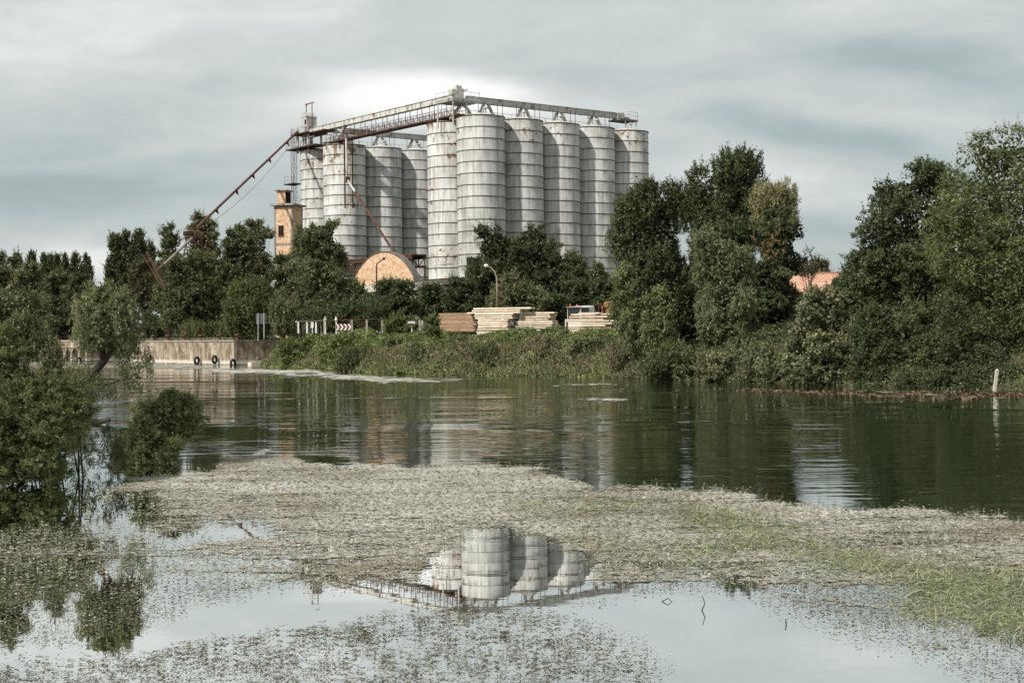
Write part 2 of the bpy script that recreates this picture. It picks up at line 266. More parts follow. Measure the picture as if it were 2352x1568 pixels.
# ------------------------------------------------------------------ object helpers
BASE = {}
def tag(o, label=None, cat=None, group=None, kind=None):
    if label: o['label'] = label
    if cat: o['category'] = cat
    if group: o['group'] = group
    if kind: o['kind'] = kind
    return o
def thing(name, label, cat, loc=(0, 0, 0), group=None):
    o = bpy.data.objects.new(name, None); C.objects.link(o); o.location = loc; o.empty_display_size = .5
    BASE[o.name] = np.array(loc, float); return tag(o, label, cat, group)
class MB:
    """collects shapes in world coordinates; build() links them as one mesh"""
    def __init__(s): s.v = []; s.f = []; s.uv = []; s.mi = []; s.smooth = False
    def add(s, vs, fs, uvs=None, mi=0):
        k = len(s.v); s.v += [tuple(map(float, q)) for q in vs]
        for i, fc in enumerate(fs):
            s.f.append([k + j for j in fc]); s.uv.append(uvs[i] if uvs else [(0, 0)] * len(fc)); s.mi.append(mi)
        return s
    def frame(s, o, ux, uy, uz, lx, ly, lz, mi=0, bev=0):    # a box from corner o along three axes, brick uv in metres
        o, ux, uy, uz = (np.asarray(k, float) for k in (o, ux, uy, uz))
        P = [o + ux * (lx * i) + uy * (ly * j) + uz * (lz * k) for k in (0, 1) for j in (0, 1) for i in (0, 1)]
        F = [(0, 2, 3, 1), (4, 5, 7, 6), (0, 1, 5, 4), (1, 3, 7, 5), (3, 2, 6, 7), (2, 0, 4, 6)]
        U = [[(0, 0), (0, ly), (lx, ly), (lx, 0)], [(0, 0), (lx, 0), (lx, ly), (0, ly)], [(0, 0), (lx, 0), (lx, lz), (0, lz)], [(0, 0), (ly, 0), (ly, lz), (0, lz)], [(0, 0), (lx, 0), (lx, lz), (0, lz)], [(0, 0), (ly, 0), (ly, lz), (0, lz)]]
        return s.add(P, F, U, mi)
    def box(s, c, sx_, sy_, sz_, rot=0.0, mi=0):           # centre of the base
        ux = np.array([math.cos(rot), math.sin(rot), 0]); uy = np.array([-math.sin(rot), math.cos(rot), 0])
        return s.frame(np.asarray(c, float) - ux * sx_ / 2 - uy * sy_ / 2, ux, uy, (0, 0, 1), sx_, sy_, sz_, mi)
    def bar(s, p, q, wd, ht=None, mi=0):
        p, q = np.asarray(p, float), np.asarray(q, float); ht = ht or wd; d = q - p; L = np.linalg.norm(d); d /= L
        up = np.array([0, 0, 1.0]) if abs(d[2]) < .95 else np.array([D1[0], D1[1], 0])
        sd_ = np.cross(d, up); sd_ /= np.linalg.norm(sd_); up = np.cross(sd_, d)
        return s.frame(p - sd_ * wd / 2 - up * ht / 2, d, sd_, up, L, wd, ht, mi)
    def tube(s, pts, rad, n=8, mi=0, cap=True):
        pts = [np.asarray(p, float) for p in pts]; rad = rad if hasattr(rad, '__len__') else [rad] * len(pts)
        k = len(s.v); prev = None
        for i, p in enumerate(pts):
            d = pts[min(i + 1, len(pts) - 1)] - pts[max(i - 1, 0)]; d = d / (np.linalg.norm(d) + 1e-9)
            a = prev if prev is not None else (np.array([1.0, 0, 0]) if abs(d[0]) < .8 else np.array([0, 1.0, 0]))
            a = a - d * (a @ d); a /= np.linalg.norm(a); prev = a; b = np.cross(d, a)
            for j in range(n):
                t = 2 * math.pi * j / n; s.v.append(tuple(p + (a * math.cos(t) + b * math.sin(t)) * rad[i]))
        for i in range(len(pts) - 1):
            for j in range(n):
                s.f.append([k + i * n + j, k + i * n + (j + 1) % n, k + (i + 1) * n + (j + 1) % n, k + (i + 1) * n + j]); s.uv.append([(0, 0)] * 4); s.mi.append(mi)
        if cap:
            e = k + (len(pts) - 1) * n; s.f.append([k + j for j in range(n)][::-1]); s.uv.append([(0, 0)] * n); s.mi.append(mi); s.f.append([e + j for j in range(n)]); s.uv.append([(0, 0)] * n); s.mi.append(mi)
        return s
    def lathe(s, prof, c=(0, 0, 0), n=48, mis=None):        # prof: list of (r, z); uv = metres round, metres up
        k = len(s.v); c = np.asarray(c, float)
        for r, z in prof:
            for j in range(n):
                t = 2 * math.pi * j / n; s.v.append((c[0] + r * math.cos(t), c[1] + r * math.sin(t), c[2] + z))
        for i in range(len(prof) - 1):
            for j in range(n):
                r0 = max(prof[0][0], .1); u0, u1 = 2 * math.pi * j / n * r0, 2 * math.pi * (j + 1) / n * r0
                s.f.append([k + i * n + j, k + i * n + (j + 1) % n, k + (i + 1) * n + (j + 1) % n, k + (i + 1) * n + j])
                s.uv.append([(u0, prof[i][1]), (u1, prof[i][1]), (u1, prof[i + 1][1]), (u0, prof[i + 1][1])]); s.mi.append(mis[i] if mis else 0)
        return s
    def build(s, name, mats, parent=None, label=None, smooth=False):
        mats = mats if isinstance(mats, list) else [mats]
        me = bpy.data.meshes.new(name); root = parent
        while root is not None and root.parent is not None: root = root.parent
        off = BASE.get(root.name, np.zeros(3)) if root is not None else np.zeros(3)
        me.from_pydata([tuple(np.array(q) - off) for q in s.v], [], s.f)
        ul = me.uv_layers.new(name='UVMap'); ul.data.foreach_set('uv', np.array([c for fc in s.uv for c in fc], dtype=np.float32).ravel())
        for m in mats: me.materials.append(m)
        me.polygons.foreach_set('material_index', np.array(s.mi, dtype=np.int32))
        if smooth: me.polygons.foreach_set('use_smooth', np.ones(len(s.f), dtype=bool))
        me.update()
        o = bpy.data.objects.new(name, me); C.objects.link(o)
        if parent is not None: o.parent = parent
        if label: o['label'] = label
        return o
def copy_tree(o, parent=None):
    c = o.copy(); C.objects.link(c)
    if parent is not None: c.parent = parent
    for ch in list(o.children): copy_tree(ch, c)
    return c
def quads(name, V, tint, mat, parent=None, base=None, nper=4):
    """V: (n,nper,3) faces with a tint per face -> one mesh object"""
    n = len(V); me = bpy.data.meshes.new(name); P = V.reshape(-1, 3).astype(np.float32)
    if base is not None: P = P - np.asarray(base, np.float32)
    me.vertices.add(n * nper); me.vertices.foreach_set('co', P.ravel()); me.loops.add(n * nper); me.loops.foreach_set('vertex_index', np.arange(n * nper, dtype=np.int32))
    me.polygons.add(n); me.polygons.foreach_set('loop_start', np.arange(0, n * nper, nper, dtype=np.int32))
    at_ = me.attributes.new('tint', 'FLOAT', 'FACE'); at_.data.foreach_set('value', np.clip(tint, 0, 1).astype(np.float32))
    me.materials.append(mat); me.update(calc_edges=True)
    o = bpy.data.objects.new(name, me); C.objects.link(o)
    if parent is not None: o.parent = parent
    return o
def unit(a): return a / (np.linalg.norm(a, axis=-1, keepdims=True) + 1e-9)
def leaf_quads(p, nrm, tan, L, Wd):
    s = unit(np.cross(nrm, tan)); t = unit(np.cross(s, nrm)); L = L[:, None]; Wd = Wd[:, None]
    bend = nrm * L * .12
    return np.stack([p - t * L / 2 - bend, p + s * Wd / 2 + t * L * .06, p + t * L / 2 - bend, p - s * Wd / 2 + t * L * .06], 1)
def clump_leaves(cen, rad, per, L, style, squash=.8, aspect=.5, axis=None):
    n = len(cen) * per; c = np.repeat(cen, per, 0); r = np.repeat(rad, per)[:, None]
    g = rng.normal(size=(n, 3)); g = unit(g) * (rng.random((n, 1)) ** .55); 
    if style == 'droop': g = g * np.array([.8, .8, 1.5]); g[:, 2] -= .25
    elif style == 'up': g = g * np.array([.85, .85, 1.5]); g[:, 2] += .2
    else: g[:, 2] *= squash
    p = c + g * r; rd = rng.normal(size=(n, 3))
    nrm = unit(g * .9 + np.array([0, 0, .45]) + rd * .55)
    if style == 'droop': tan = np.array([0, 0, -1.0]) + rng.normal(size=(n, 3)) * .35 + g * np.array([.4, .4, 0]); nrm = unit(g + rng.normal(size=(n, 3)) * .7 + np.array([0, 0, .25]))
    elif style == 'up': tan = np.array([0, 0, 1.0]) + rng.normal(size=(n, 3)) * .35 + g * np.array([.6, .6, 0]); nrm = unit(g + rng.normal(size=(n, 3)) * .7 + np.array([0, 0, .3]))
    else: tan = rng.normal(size=(n, 3)) + g * .5
    Ls = L * rng.uniform(.5, 1.1, n) * np.where(rng.random(n) < .18, 1.6, 1.0); tint = np.repeat(rng.random(len(cen)), per) * .45 + rng.random(n) * .55
    return leaf_quads(p, nrm, tan, Ls, Ls * aspect), tint

def tree(name, label, cat, outline, D, mat='mid', style='clump', leaf=2.5, cover=2.3, clump=.17, base_z=3.0, base_px=None, trunk=True, group=None, depth=.85, gaps=0.0, trunk_r=None, extra=None, aspect=.5, crown='crown', lobes=None):
    """a tree whose crown fills the outline [(y, xl, xr), ...] seen at depth D, as round in depth as it is wide"""
    ys = np.array([q[0] for q in outline], float)
    LP = np.array([at(q[1], q[0], D) for q in outline]); RP = np.array([at(q[2], q[0], D) for q in outline])
    zz = (LP[:, 2] + RP[:, 2]) / 2; order = np.argsort(zz); zz = zz[order]; cx = ((LP[:, 0] + RP[:, 0]) / 2)[order]; hw = ((RP[:, 0] - LP[:, 0]) / 2)[order]
    hw = hw * (1.09 if group == 'trees along the right bank' else 1.0); H = zz[-1] - zz[0]; Wm = hw.max() * 2; area = np.trapezoid(hw * 2, zz) if hasattr(np, 'trapezoid') else np.trapz(hw * 2, zz)
    hbx = at(base_px, ys.max(), D)[0] if base_px is not None else np.interp(zz[0] + H * .2, zz, cx)
    root = thing(name, label, cat, (hbx, D, base_z), group)
    L = leaf * .88 * D / 1440.0
    # the crown is a heap of leafy masses of unequal size with hollows between them
    zs_ = {'droop': 1.25, 'up': 1.7}.get(style, .82)
    K = int(np.clip(lobes or 24 + 13 * H / max(Wm, .1), 26, 84))
    lz, lp, lr = [], [], []
    for q in range(K * 6):
        if len(lz) >= K: break
        z_ = zz[0] + H * (q + .5) / K if q < K // 2 else zz[0] + H * rng.random() ** .85
        h_ = np.interp(z_, zz, hw)
        if rng.random() > (h_ / hw.max()) ** .6 + .15: continue
        lz.append(z_); lp.append((q * 2.4 + rng.normal() * .5) if q % 3 == 0 else (q % 2) * math.pi + rng.normal() * .55); lr.append(np.clip(h_ * rng.uniform(.26, .52), .06 * Wm, .30 * Wm))
    lz, lp, lr = np.array(lz), np.array(lp), np.array(lr)
    lh = np.interp(lz, zz, hw); lrad = np.maximum(lh * rng.uniform(.88, 1.10, len(lz)) - lr * .92, 0)
    lz = np.minimum(lz, zz[-1] - lr * zs_ * .9)
    lc = np.stack([np.interp(lz, zz, cx) + lrad * np.cos(lp), D + lrad * depth * np.sin(lp), lz], 1)
    lc = np.vstack([lc, [[cx[-1] + hw[-1] * .1, D, zz[-1] - .14 * Wm * zs_]]]); lr = np.r_[lr, .15 * Wm]
    rc_ = np.clip(.34 * lr.mean(), L * 2.2, None); ncl = np.maximum(5, (2.6 * (lr / rc_) ** 2 * max(zs_, 1)).astype(int)); li = np.repeat(np.arange(len(lc)), ncl); nc = len(li)
    dv_ = unit(rng.normal(size=(nc, 3)) + np.array([0, 0, .35])); cen = lc[li] + dv_ * np.array([1, 1, zs_]) * (lr[li] * rng.uniform(.62, 1.0, nc))[:, None]
    rr = rc_ * rng.uniform(.55, 1.2, nc); ltint = rng.uniform(-.22, .22, len(lc))
    if gaps:
        k = rng.random(nc) > gaps; cen, rr, li, dv_ = cen[k], rr[k], li[k], dv_[k]; nc = len(li)
    nl = cover * area * 1.7 / (aspect * .5 * L * L * .5); per = int(np.clip(nl / len(cen), 8, 500))
    if per * len(cen) > 80000: per = max(6, 80000 // len(cen))
    V, T = clump_leaves(cen, rr, per, L, style, aspect=aspect); T = T + np.repeat(ltint[li], per)
    # sprays: twigs of leaves that reach past the crown's surface
    ns = int(nc * .9) + 10; sk = rng.integers(0, nc, ns); s0 = cen[sk]; rise_ = {'droop': -1.0, 'up': 1.5}.get(style, .4); tz = s0[:, 2]
    od = unit(dv_[sk] + np.array([0, 0, 1.0]) * (rise_ + rng.normal(size=ns) * .35 + .9 * np.clip((tz - zz[0]) / H - .65, 0, 1))[:, None] + rng.normal(size=(ns, 3)) * .25)
    ln = rc_ * rng.uniform(.8, 1.9, ns); npl = 16
    tpos = np.tile(np.linspace(.0, 1, npl), ns); si = np.repeat(np.arange(ns), npl)
    pp = s0[si] + od[si] * (ln[si] * tpos)[:, None] + rng.normal(size=(ns * npl, 3)) * (rc_ * .13 * (1.15 - tpos))[:, None]
    nr2 = unit(rng.normal(size=(len(pp), 3)) + np.array([0, 0, .7]) + od[si] * .3); L2 = L * rng.uniform(.6, 1.15, len(pp)) * (1.1 - .35 * tpos)
    parts = [V, leaf_quads(pp, nr2, od[si] + rng.normal(size=(len(pp), 3)) * .6, L2, L2 * aspect)]; tt = [T, np.repeat(rng.random(ns), npl) * .4 + rng.random(len(pp)) * .6]
    # big inner leaves close the heart of the crown, tinted darker for its shade
    if not gaps or gaps < .3:
        ni = int(np.clip(area * 6.5 / ((L * 1.8) ** 2 * .3), 60, 14000)); n1 = int(ni * .62)
        kk = rng.choice(len(lc), n1, p=(lr ** 2) / (lr ** 2).sum()); pc1 = lc[kk] + unit(rng.normal(size=(n1, 3))) * np.array([1, 1, zs_]) * (lr[kk] * .8 * rng.random(n1) ** .5)[:, None]
        tz = zz[0] + H * (.02 + .88 * rng.random(ni - n1)); ph = rng.random(ni - n1) * 2 * math.pi; q = np.sqrt(rng.random(ni - n1)) * .55 * np.interp(tz, zz, hw)
        pc = np.vstack([pc1, np.stack([np.interp(tz, zz, cx) + q * np.cos(ph), D + q * depth * np.sin(ph), tz], 1)]); nr = unit(rng.normal(size=(ni, 3))); Ls = L * 1.8 * rng.uniform(.7, 1.3, ni)
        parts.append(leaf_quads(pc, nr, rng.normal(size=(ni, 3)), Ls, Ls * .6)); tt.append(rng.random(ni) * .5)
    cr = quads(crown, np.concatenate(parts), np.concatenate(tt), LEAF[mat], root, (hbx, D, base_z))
    if trunk:
        m = MB(); b0 = np.array([hbx, D, base_z]); tr = trunk_r or max(.10, min(.42, Wm * .032))
        topc = np.array([np.interp(zz[0] + H * .72, zz, cx), D, zz[0] + H * .72]); mid = b0 * .55 + topc * .45 + np.array([rng.normal() * .2, rng.normal() * .2, 0])
        m.tube([b0 - [0, 0, .4], b0 * .8 + mid * .2, mid, topc], [tr * 1.3, tr, tr * .7, tr * .2], 8)
        for k in rng.choice(len(cen), min(11, len(cen)), replace=False):
            f_ = rng.uniform(.25, .75); s0 = b0 * (1 - f_) + topc * f_ if f_ > .45 else b0 * (1 - f_ / .45 * .45) + mid * (f_ / .45 * .45)
            if cen[k][2] < s0[2] - 1: continue
            mm = (s0 + cen[k]) / 2 + np.array([0, 0, .12 * np.linalg.norm(cen[k] - s0)]); m.tube([s0, mm, cen[k]], [tr * .42, tr * .25, tr * .08], 5)
        m.build('trunk', BARK, root, smooth=True)
    if extra: extra(root, cen, rr, L)
    return root

# ------------------------------------------------------------------ ground, water
SHORE = [(75, 20), (44, 50), (27.2, 76.5), (21.2, 85.3), (17.2, 91.1), (10, 102.3), (4.1, 110.8), (-6.4, 119.6), (-15.3, 134.5), (-26.5, 157), (-29.2, 170.5), (-33.6, 170.6), (-73.2, 227.4), (-140, 322)]
def resample(pl, step):
    pl = np.array(pl, float); d = np.r_[0, np.cumsum(np.linalg.norm(np.diff(pl, axis=0), axis=1))]; s = np.arange(0, d[-1], step); return np.stack([np.interp(s, d, pl[:, i]) for i in (0, 1)], 1)
def bank_sheet(name, pl, prof, out, mat, wob=.5):
    n = len(pl); tng = np.gradient(pl, axis=0); tng = unit(tng); nr = np.stack([-tng[:, 1], tng[:, 0]], 1) * out
    m = MB(); rows = []
    for k, (o, z) in enumerate(prof):
        far = np.array([0, 1.0]) * 1.0
        d = nr if o < 30 else unit(nr * .25 + far * .0 + nr)
        P = pl + d * o
        if o >= 30: P = pl * (1 + o / 120.0)
        for i in range(n): rows.append((P[i, 0], P[i, 1], z + (rng.normal() * .08 if .2 < z < 3 else 0)))
    F = [[k * n + i, k * n + i + 1, (k + 1) * n + i + 1, (k + 1) * n + i] for k in range(len(prof) - 1) for i in range(n - 1)]
    m.add(rows, F); return m.build(name, mat, smooth=True)
tag(bank_sheet('ground', resample(SHORE[:11], 3.0), [(-1.5, -.9), (0, -.05), (1.2, .7), (3.2, 1.7), (6, 2.6), (8.5, 2.95), (12, 3.0), (40, 3.05), (400, 3.1), (4000, 3.2)], -1, SOIL), kind='structure')
q0, q1 = np.array([-32.7, 169.3]), np.array([-32.7, 169.3]) + D2 * 190
g = MB(); g.add([(*(q0 + D1 * .5), 2.86), (*(q1 + D1 * .5), 2.86), (q1[0] * 12, q1[1] * 12, 3.1), (-12 * 34.0, 12 * 171.0, 3.1), (*(q0 + D1 * 12), 2.86)], [[0, 4, 3, 2, 1]])
tag(g.build('ground', SOIL), kind='structure')
left = MB(); LB = [(-30, -40), (-18, 8), (-15.5, 22), (-16, 34), (-30, 80), (-48, 130), (-70, 165), (-105, 205), (-170, 260)]
lv = [(x, y, -.3) for x, y in LB] + [(x - 3, y, .9) for x, y in LB] + [(x - 9, y, 1.7) for x, y in LB] + [(x - 500, y, 2.6) for x, y in LB]
left.add(lv, [[k * 9 + i, (k + 1) * 9 + i, (k + 1) * 9 + i + 1, k * 9 + i + 1] for k in range(3) for i in range(8)]); tag(left.build('bank', SOIL, smooth=True), kind='structure')
wm = MB(); wm.add([(-400, -60, 0), (300, -60, 0), (300, 420, 0), (-400, 420, 0)], [[0, 1, 2, 3]]); tag(wm.build('water', WATER), kind='structure')
bm_ = MB(); bm_.add([(-5000, -400, -1.2), (5000, -400, -1.2), (5000, 6500, -1.2), (-5000, 6500, -1.2)], [[0, 1, 2, 3]]); tag(bm_.build('riverbed', MUD), kind='structure')

# ------------------------------------------------------------------ silos
BAND, NB, ZB, RS = 1.7, 14, 11.65, 3.6
ZT = ZB + BAND * NB
def silo_parts(mat):
    m = MB(); prof = []; mi = []
    for k in range(NB):
        z0 = k * BAND; prof += [(RS, z0 + .055), (RS - .012, z0 + BAND * .5), (RS, z0 + BAND - .055)]; mi += [0, 0, 1]
        if k < NB - 1: prof += [(RS + .06, z0 + BAND - .038), (RS + .06, z0 + BAND + .038)]; mi += [1, 1]
    mi = mi[:len(prof) - 1]; m.lathe(prof, n=72, mis=mi); return m
def rim_parts():
    h = NB * BAND; return MB().lathe([(RS - .02, h - .06), (RS + .09, h - .05), (RS + .09, h + .05), (RS - .03, h + .07)], n=72)
def roof_parts():
    h = NB * BAND; return MB().lathe([(RS - .03, h + .06), (2.4, h + .33), (1.0, h + .66), (.5, h + .76), (.01, h + .80)], n=48)
def vent_parts():
    h = NB * BAND; m = MB().lathe([(.16, h + .7), (.16, h + 1.35), (.42, h + 1.36), (.40, h + 1.48), (.05, h + 1.62)], (.75, -.5, 0), n=14); return m
def make_silo(pos, label, mat, hatch=None):
    t = thing('grain_silo', label, 'silo', (0, 0, 0), 'grain silos standing in two blocks')
    w_ = silo_parts(mat).build('wall', [mat, RUSTD], t, smooth=False)
    rim_parts().build('rim', RUSTD, t); roof_parts().build('roof', STEEL, t, smooth=True); v = vent_parts().build('vent', STEELG, t)
    t.location = pos; BASE[t.name] = np.array(pos); return t
sp = lambda i, j: W(i * 7.317, j, ZB)
s0 = make_silo(sp(0, 0), 'widest grey silo at the near corner of the right block, square black hatch low down', SILO)
for i, txt in enumerate(['second silo of the right front row, in the shade of the widest corner silo', 'third silo of the right front row, between the shaded one and the rust-streaked one', 'fourth silo of the right front row, dark rust streaks under its rim', 'end silo of the right front row, half hidden by the tall dark tree']):
    c = copy_tree(s0); c.location = sp(i + 1, 0); c['label'] = txt
sr = make_silo(sp(0, 7.765), 'pale silo with rust holes and small scrawled writing, left of the widest corner silo', SILOR)
for pos, txt in [(sp(0, 38.97), 'rust-patched silo with a ladder and downpipe on its face, front corner of the left block'), (sp(0, 46.73), 'leftmost silo, behind the brick tower and the lattice mast')]:
    c = copy_tree(sr); c.location = pos; c['label'] = txt
for i, txt in enumerate(['shaded grey silo right of the laddered silo, behind the rusty diagonal pipe', 'dark silo behind the brick arch shed, beside the pale silo with scrawled writing']):
    c = copy_tree(s0); c.location = sp(i + 1, 38.97); c['label'] = txt
def on_wall(ctr, px, py, r=RS):        # where a sight line meets a silo's wall: angle and height
    rr = ray(px, py); o = EYE[:2] - ctr[:2]; d = rr[:2]; a = d @ d; b = 2 * (o @ d); cc = o @ o - r * r; t = (-b - math.sqrt(max(b * b - 4 * a * cc, 0))) / (2 * a); p = EYE + rr * t; return math.atan2(p[1] - ctr[1], p[0] - ctr[0]), p[2]
BASE[s0.name] = np.array(sp(0, 0)); th_, z_ = on_wall(sp(0, 0), 1077, 598)
m = MB(); cpt = sp(0, 0)[:2] + (RS + .01) * np.array([math.cos(th_), math.sin(th_)]); m.box((cpt[0], cpt[1], z_ - .42), .66, .10, .84, th_ + math.pi / 2); hb = m.build('hatch', BLACK, s0)
MB().box((cpt[0], cpt[1], z_ + .425), .84, .16, .06, th_ + math.pi / 2).build('lintel', RUSTD, hb); MB().box((cpt[0], cpt[1], z_ - .50), .84, .16, .06, th_ + math.pi / 2).build('sill', RUSTD, hb)
cu = bpy.data.curves.new('scrawl', 'FONT'); cu.body = 'P. LA BOETEMM'; cu.size = .46; tmp = bpy.data.objects.new('scrawl', cu); C.objects.link(tmp)
me = tmp.to_mesh(); tv = np.array([q.co[:] for q in me.vertices]); tf = [list(q.vertices) for q in me.polygons]; tmp.to_mesh_clear(); bpy.data.objects.remove(tmp)
th_, z_ = on_wall(sp(0, 7.765), 1006, 610.5); cc = sp(0, 7.765); wd = tv[:, 0].max(); k = 2.35 / wd
ang = th_ + (tv[:, 0] * k) / RS; tz = z_ + tv[:, 1] * .62 + np.sin(tv[:, 0] * 3) * .03 + tv[:, 0] * .035
m = MB(); m.add(np.stack([cc[0] + (RS + .012) * np.cos(ang), cc[1] + (RS + .012) * np.sin(ang), tz], 1), tf); m.build('graffiti', BLACK, sr)

# loading platforms the silos stand on
def platform(label, a0, a1, b0, b1, cols):
    t = thing('silo_platform', label, 'platform', tuple(W((a0 + a1) / 2, (b0 + b1) / 2, 3.0)), 'concrete platforms under the silos')
    m = MB(); m.frame(W(a0, b0, 10.75), (*D1, 0), (*D2, 0), (0, 0, 1), a1 - a0, b1 - b0, .85); m.frame(W(a0 - .12, b0 - .12, 11.604), (*D1, 0), (*D2, 0), (0, 0, 1), a1 - a0 + .24, b1 - b0 + .24, .04); m.build('slab', CONCD, t)
    for a, b in cols:
        m = MB(); m.frame(W(a - .35, b - .35, 2.6), (*D1, 0), (*D2, 0), (0, 0, 1), .7, .7, 7.4); m.bar(W(a, b - .2, 9.4), W(a + 1.6, b - .2, 10.7), .5, .5); m.bar(W(a, b - .2, 9.4), W(a - 1.6, b - .2, 10.7), .5, .5); m.build('column', CONC, t)
platform('long concrete platform on columns under the right block of silos', -4.6, 33.6, -4.3, 12.2, [(a, b) for a in (-3.4, 4, 11.3, 18.6, 26, 32) for b in (-3.2, 4, 11)])
platform('concrete platform on columns under the left block of silos, behind the shed', -4.6, 26, 34.8, 51, [(a, b) for a in (-3.4, 4, 11.3, 18.6) for b in (36, 43, 50)])
t = thing('middle_bridge', 'dark concrete bridge deck joining the two silo platforms', 'bridge', tuple(W(0, 23.5, 3.0)))
MB().frame(W(-4.4, 12.4, 10.8), (*D1, 0), (*D2, 0), (0, 0, 1), 5, 22.2, .7).build('deck', CONCD, t)
for b in (14, 20, 26, 32): MB().frame(W(-3.6, b, 2.6), (*D1, 0), (*D2, 0), (0, 0, 1), .7, .7, 8.19).build('column', CONC, t)

def railing(m, pts, h=1.1, r=.035, posts=True):
    for k in range(len(pts) - 1):
        p, q = np.asarray(pts[k]), np.asarray(pts[k + 1]); 
        for hh in (h, h * .52): m.bar(p + [0, 0, hh], q + [0, 0, hh], r * 1.7)
        n = max(1, int(np.linalg.norm(q - p) / 1.6))
        for i in range(n + 1): z = p + (q - p) * i / n; m.bar(z, z + [0, 0, h], r * 1.7)
def conveyor(name, label, b, a0, a1, ztop, drive):
    t = thing(name, label, 'conveyor', tuple(W((a0 + a1) / 2, b, ZT)), 'conveyors along the silo tops')
    m = MB(); m.frame(W(a0, b - .45, ztop - .82), (*D1, 0), (*D2, 0), (0, 0, 1), a1 - a0, .9, .82); m.frame(W(a0 - .02, b - .56, ztop), (*D1, 0), (*D2, 0), (0, 0, 1), a1 - a0, 1.12, .07)
    for a in np.arange(a0 + 1.2, a1, 2.4): m.frame(W(a, b - .49, ztop - .86), (*D1, 0), (*D2, 0), (0, 0, 1), .09, .98, .855)
    m.build('casing', STEELG, t)
    k = 0; a = a0 + 3.6
    while a < a1 + .5:                       # V struts onto the rims between silos
        for sgn in (-1, 1): MB().bar(W(a + sgn * .35, b, ztop - .82), W(a + sgn * 2.1, b, ZT + .1), .34, .34).build('strut', STEEL, t)
        MB().bar(W(a, b + 1.2, ztop - .85), W(a, b + 1.2, ZT + .15), .22).build('post', STEEL, t)
        a += 7.317
    for a in np.arange(a0 + 1.0, a1, 3.65):  # thin hanger frames that carry the catwalk
        h = MB()
        for da in (0, .95): h.bar(W(a + da, b - 1.5, ZT + .15), W(a + da, b - 1.5, ztop - .75), .06)
        h.bar(W(a, b - 1.5, ztop - .75), W(a, b - .4, ztop - .62), .07); h.build('hanger', RUSTD, t)
    m = MB(); railing(m, [W(a0 - 1, b - 1.6, ZT + .35), W(a1 - 1, b - 1.6, ZT + .35)]); m.build('railing', STEELG, t)
    m = MB(); m.frame(W(a0, b - 1.65, ZT + .22), (*D1, 0), (*D2, 0), (0, 0, 1), a1 - a0 - 1, .9, .1); m.build('catwalk', RUSTD, t)
    if drive:
        e = a1
        m = MB(); m.frame(W(e - .2, b - 1.5, ztop - 1.25), (*D1, 0), (*D2, 0), (0, 0, 1), 4.0, 2.9, .28); m.build('drive_platform', CONCD, t)
        m = MB(); m.frame(W(e + .1, b - .6, ztop - .95), (*D1, 0), (*D2, 0), (0, 0, 1), 1.3, 1.2, 1.0); m.lathe([(.62, -.5), (.62, .5), (.01, .52)], W(e + 1.35, b, ztop - .35), 16); m.frame(W(e + 2.1, b - .3, ztop - .95), (*D1, 0), (*D2, 0), (0, 0, 1), 1.0, .6, .5); m.build('drive', STEELG, t)
        m = MB(); railing(m, [W(e + 1.6, b - 1.45, ztop - .95), W(e + 3.75, b - 1.45, ztop - .95), W(e + 3.75, b + 1.35, ztop - .95)], 1.2, .03); m.build('railing', STEELG, t)
        for da, bb in ((1.0, -1.4), (3.5, -1.4), (3.5, 1.2)): MB().bar(W(e + da, b + bb, ZT + .2), W(e + da, b + bb, ztop - 1.22), .08).build('brace', STEEL, t)
        for da in (3.5, 1.0): MB().bar(W(e + da, b - 1.4, ztop - 1.3), W(e + 2.2, b - 1.4, ZT + .3), .06).build('brace', STEEL, t)
    return t
conveyor('roof_conveyor', 'long grey conveyor on slanting legs over the right block, motor at its far end', 3.9, .4, 30.4, 39.22, True)
conveyor('roof_conveyor', 'grey conveyor on slanting legs along the top of the left block of silos', 42.8, -1.2, 22, 39.15, False)

# gallery: raised conveyor and walkway bridging from block to block
GA = -1.9
t = thing('conveyor_gallery', 'raised gallery with rusty catwalk and railing bridging the two silo blocks', 'gallery', tuple(W(GA, 25, ZT)))
m = MB(); m.frame(W(GA - .45, 3.0, 38.42), (*D1, 0), (*D2, 0), (0, 0, 1), .9, 45.2, .82); m.frame(W(GA - .56, 3.0, 39.245), (*D1, 0), (*D2, 0), (0, 0, 1), 1.12, 45.2, .06)
for b in np.arange(4.2, 47, 2.4): m.frame(W(GA - .49, b, 38.38), (*D1, 0), (*D2, 0), (0, 0, 1), .98, .09, .862)
m.build('casing', STEEL, t)
m = MB(); m.frame(W(GA - .75, 2.2, 35.96), (*D1, 0), (*D2, 0), (0, 0, 1), 1.5, 38.4, .26); m.build('walkway', RUSTD, t)
m = MB()
for a in (GA - .72, GA + .72):
    railing(m, [W(a, 2.2, 36.2), W(a, 40.6, 36.2)])
    for b in np.arange(2.6, 39, 1.6): m.bar(W(a, b, 36.25), W(a, b + .8, 37.2), .045); m.bar(W(a, b + .8, 37.2), W(a, b + 1.6, 36.25), .045)
m.build('railing', RUST, t)
for b in np.arange(5.0, 40, 3.3):
    m = MB(); m.bar(W(GA - .7, b, 36.1), W(GA - .7, b, 38.2), .08); m.bar(W(GA - .7, b + 1.3, 36.1), W(GA - .7, b + 1.3, 38.1), .06); m.bar(W(GA - .7, b + 1.3, 38.1), W(GA - .2, b, 38.42), .06); m.build('hanger', RUSTD, t)
m = MB(); m.tube([W(GA, 36.6, 36.2), W(GA, 36.6, 38.0)], .3, 10); m.bar(W(GA, 36.6, 37.6), W(GA, 35.0, 38.45), .3); m.bar(W(GA, 36.6, 37.6), W(GA, 38.1, 38.45), .3); m.build('support', STEEL, t)
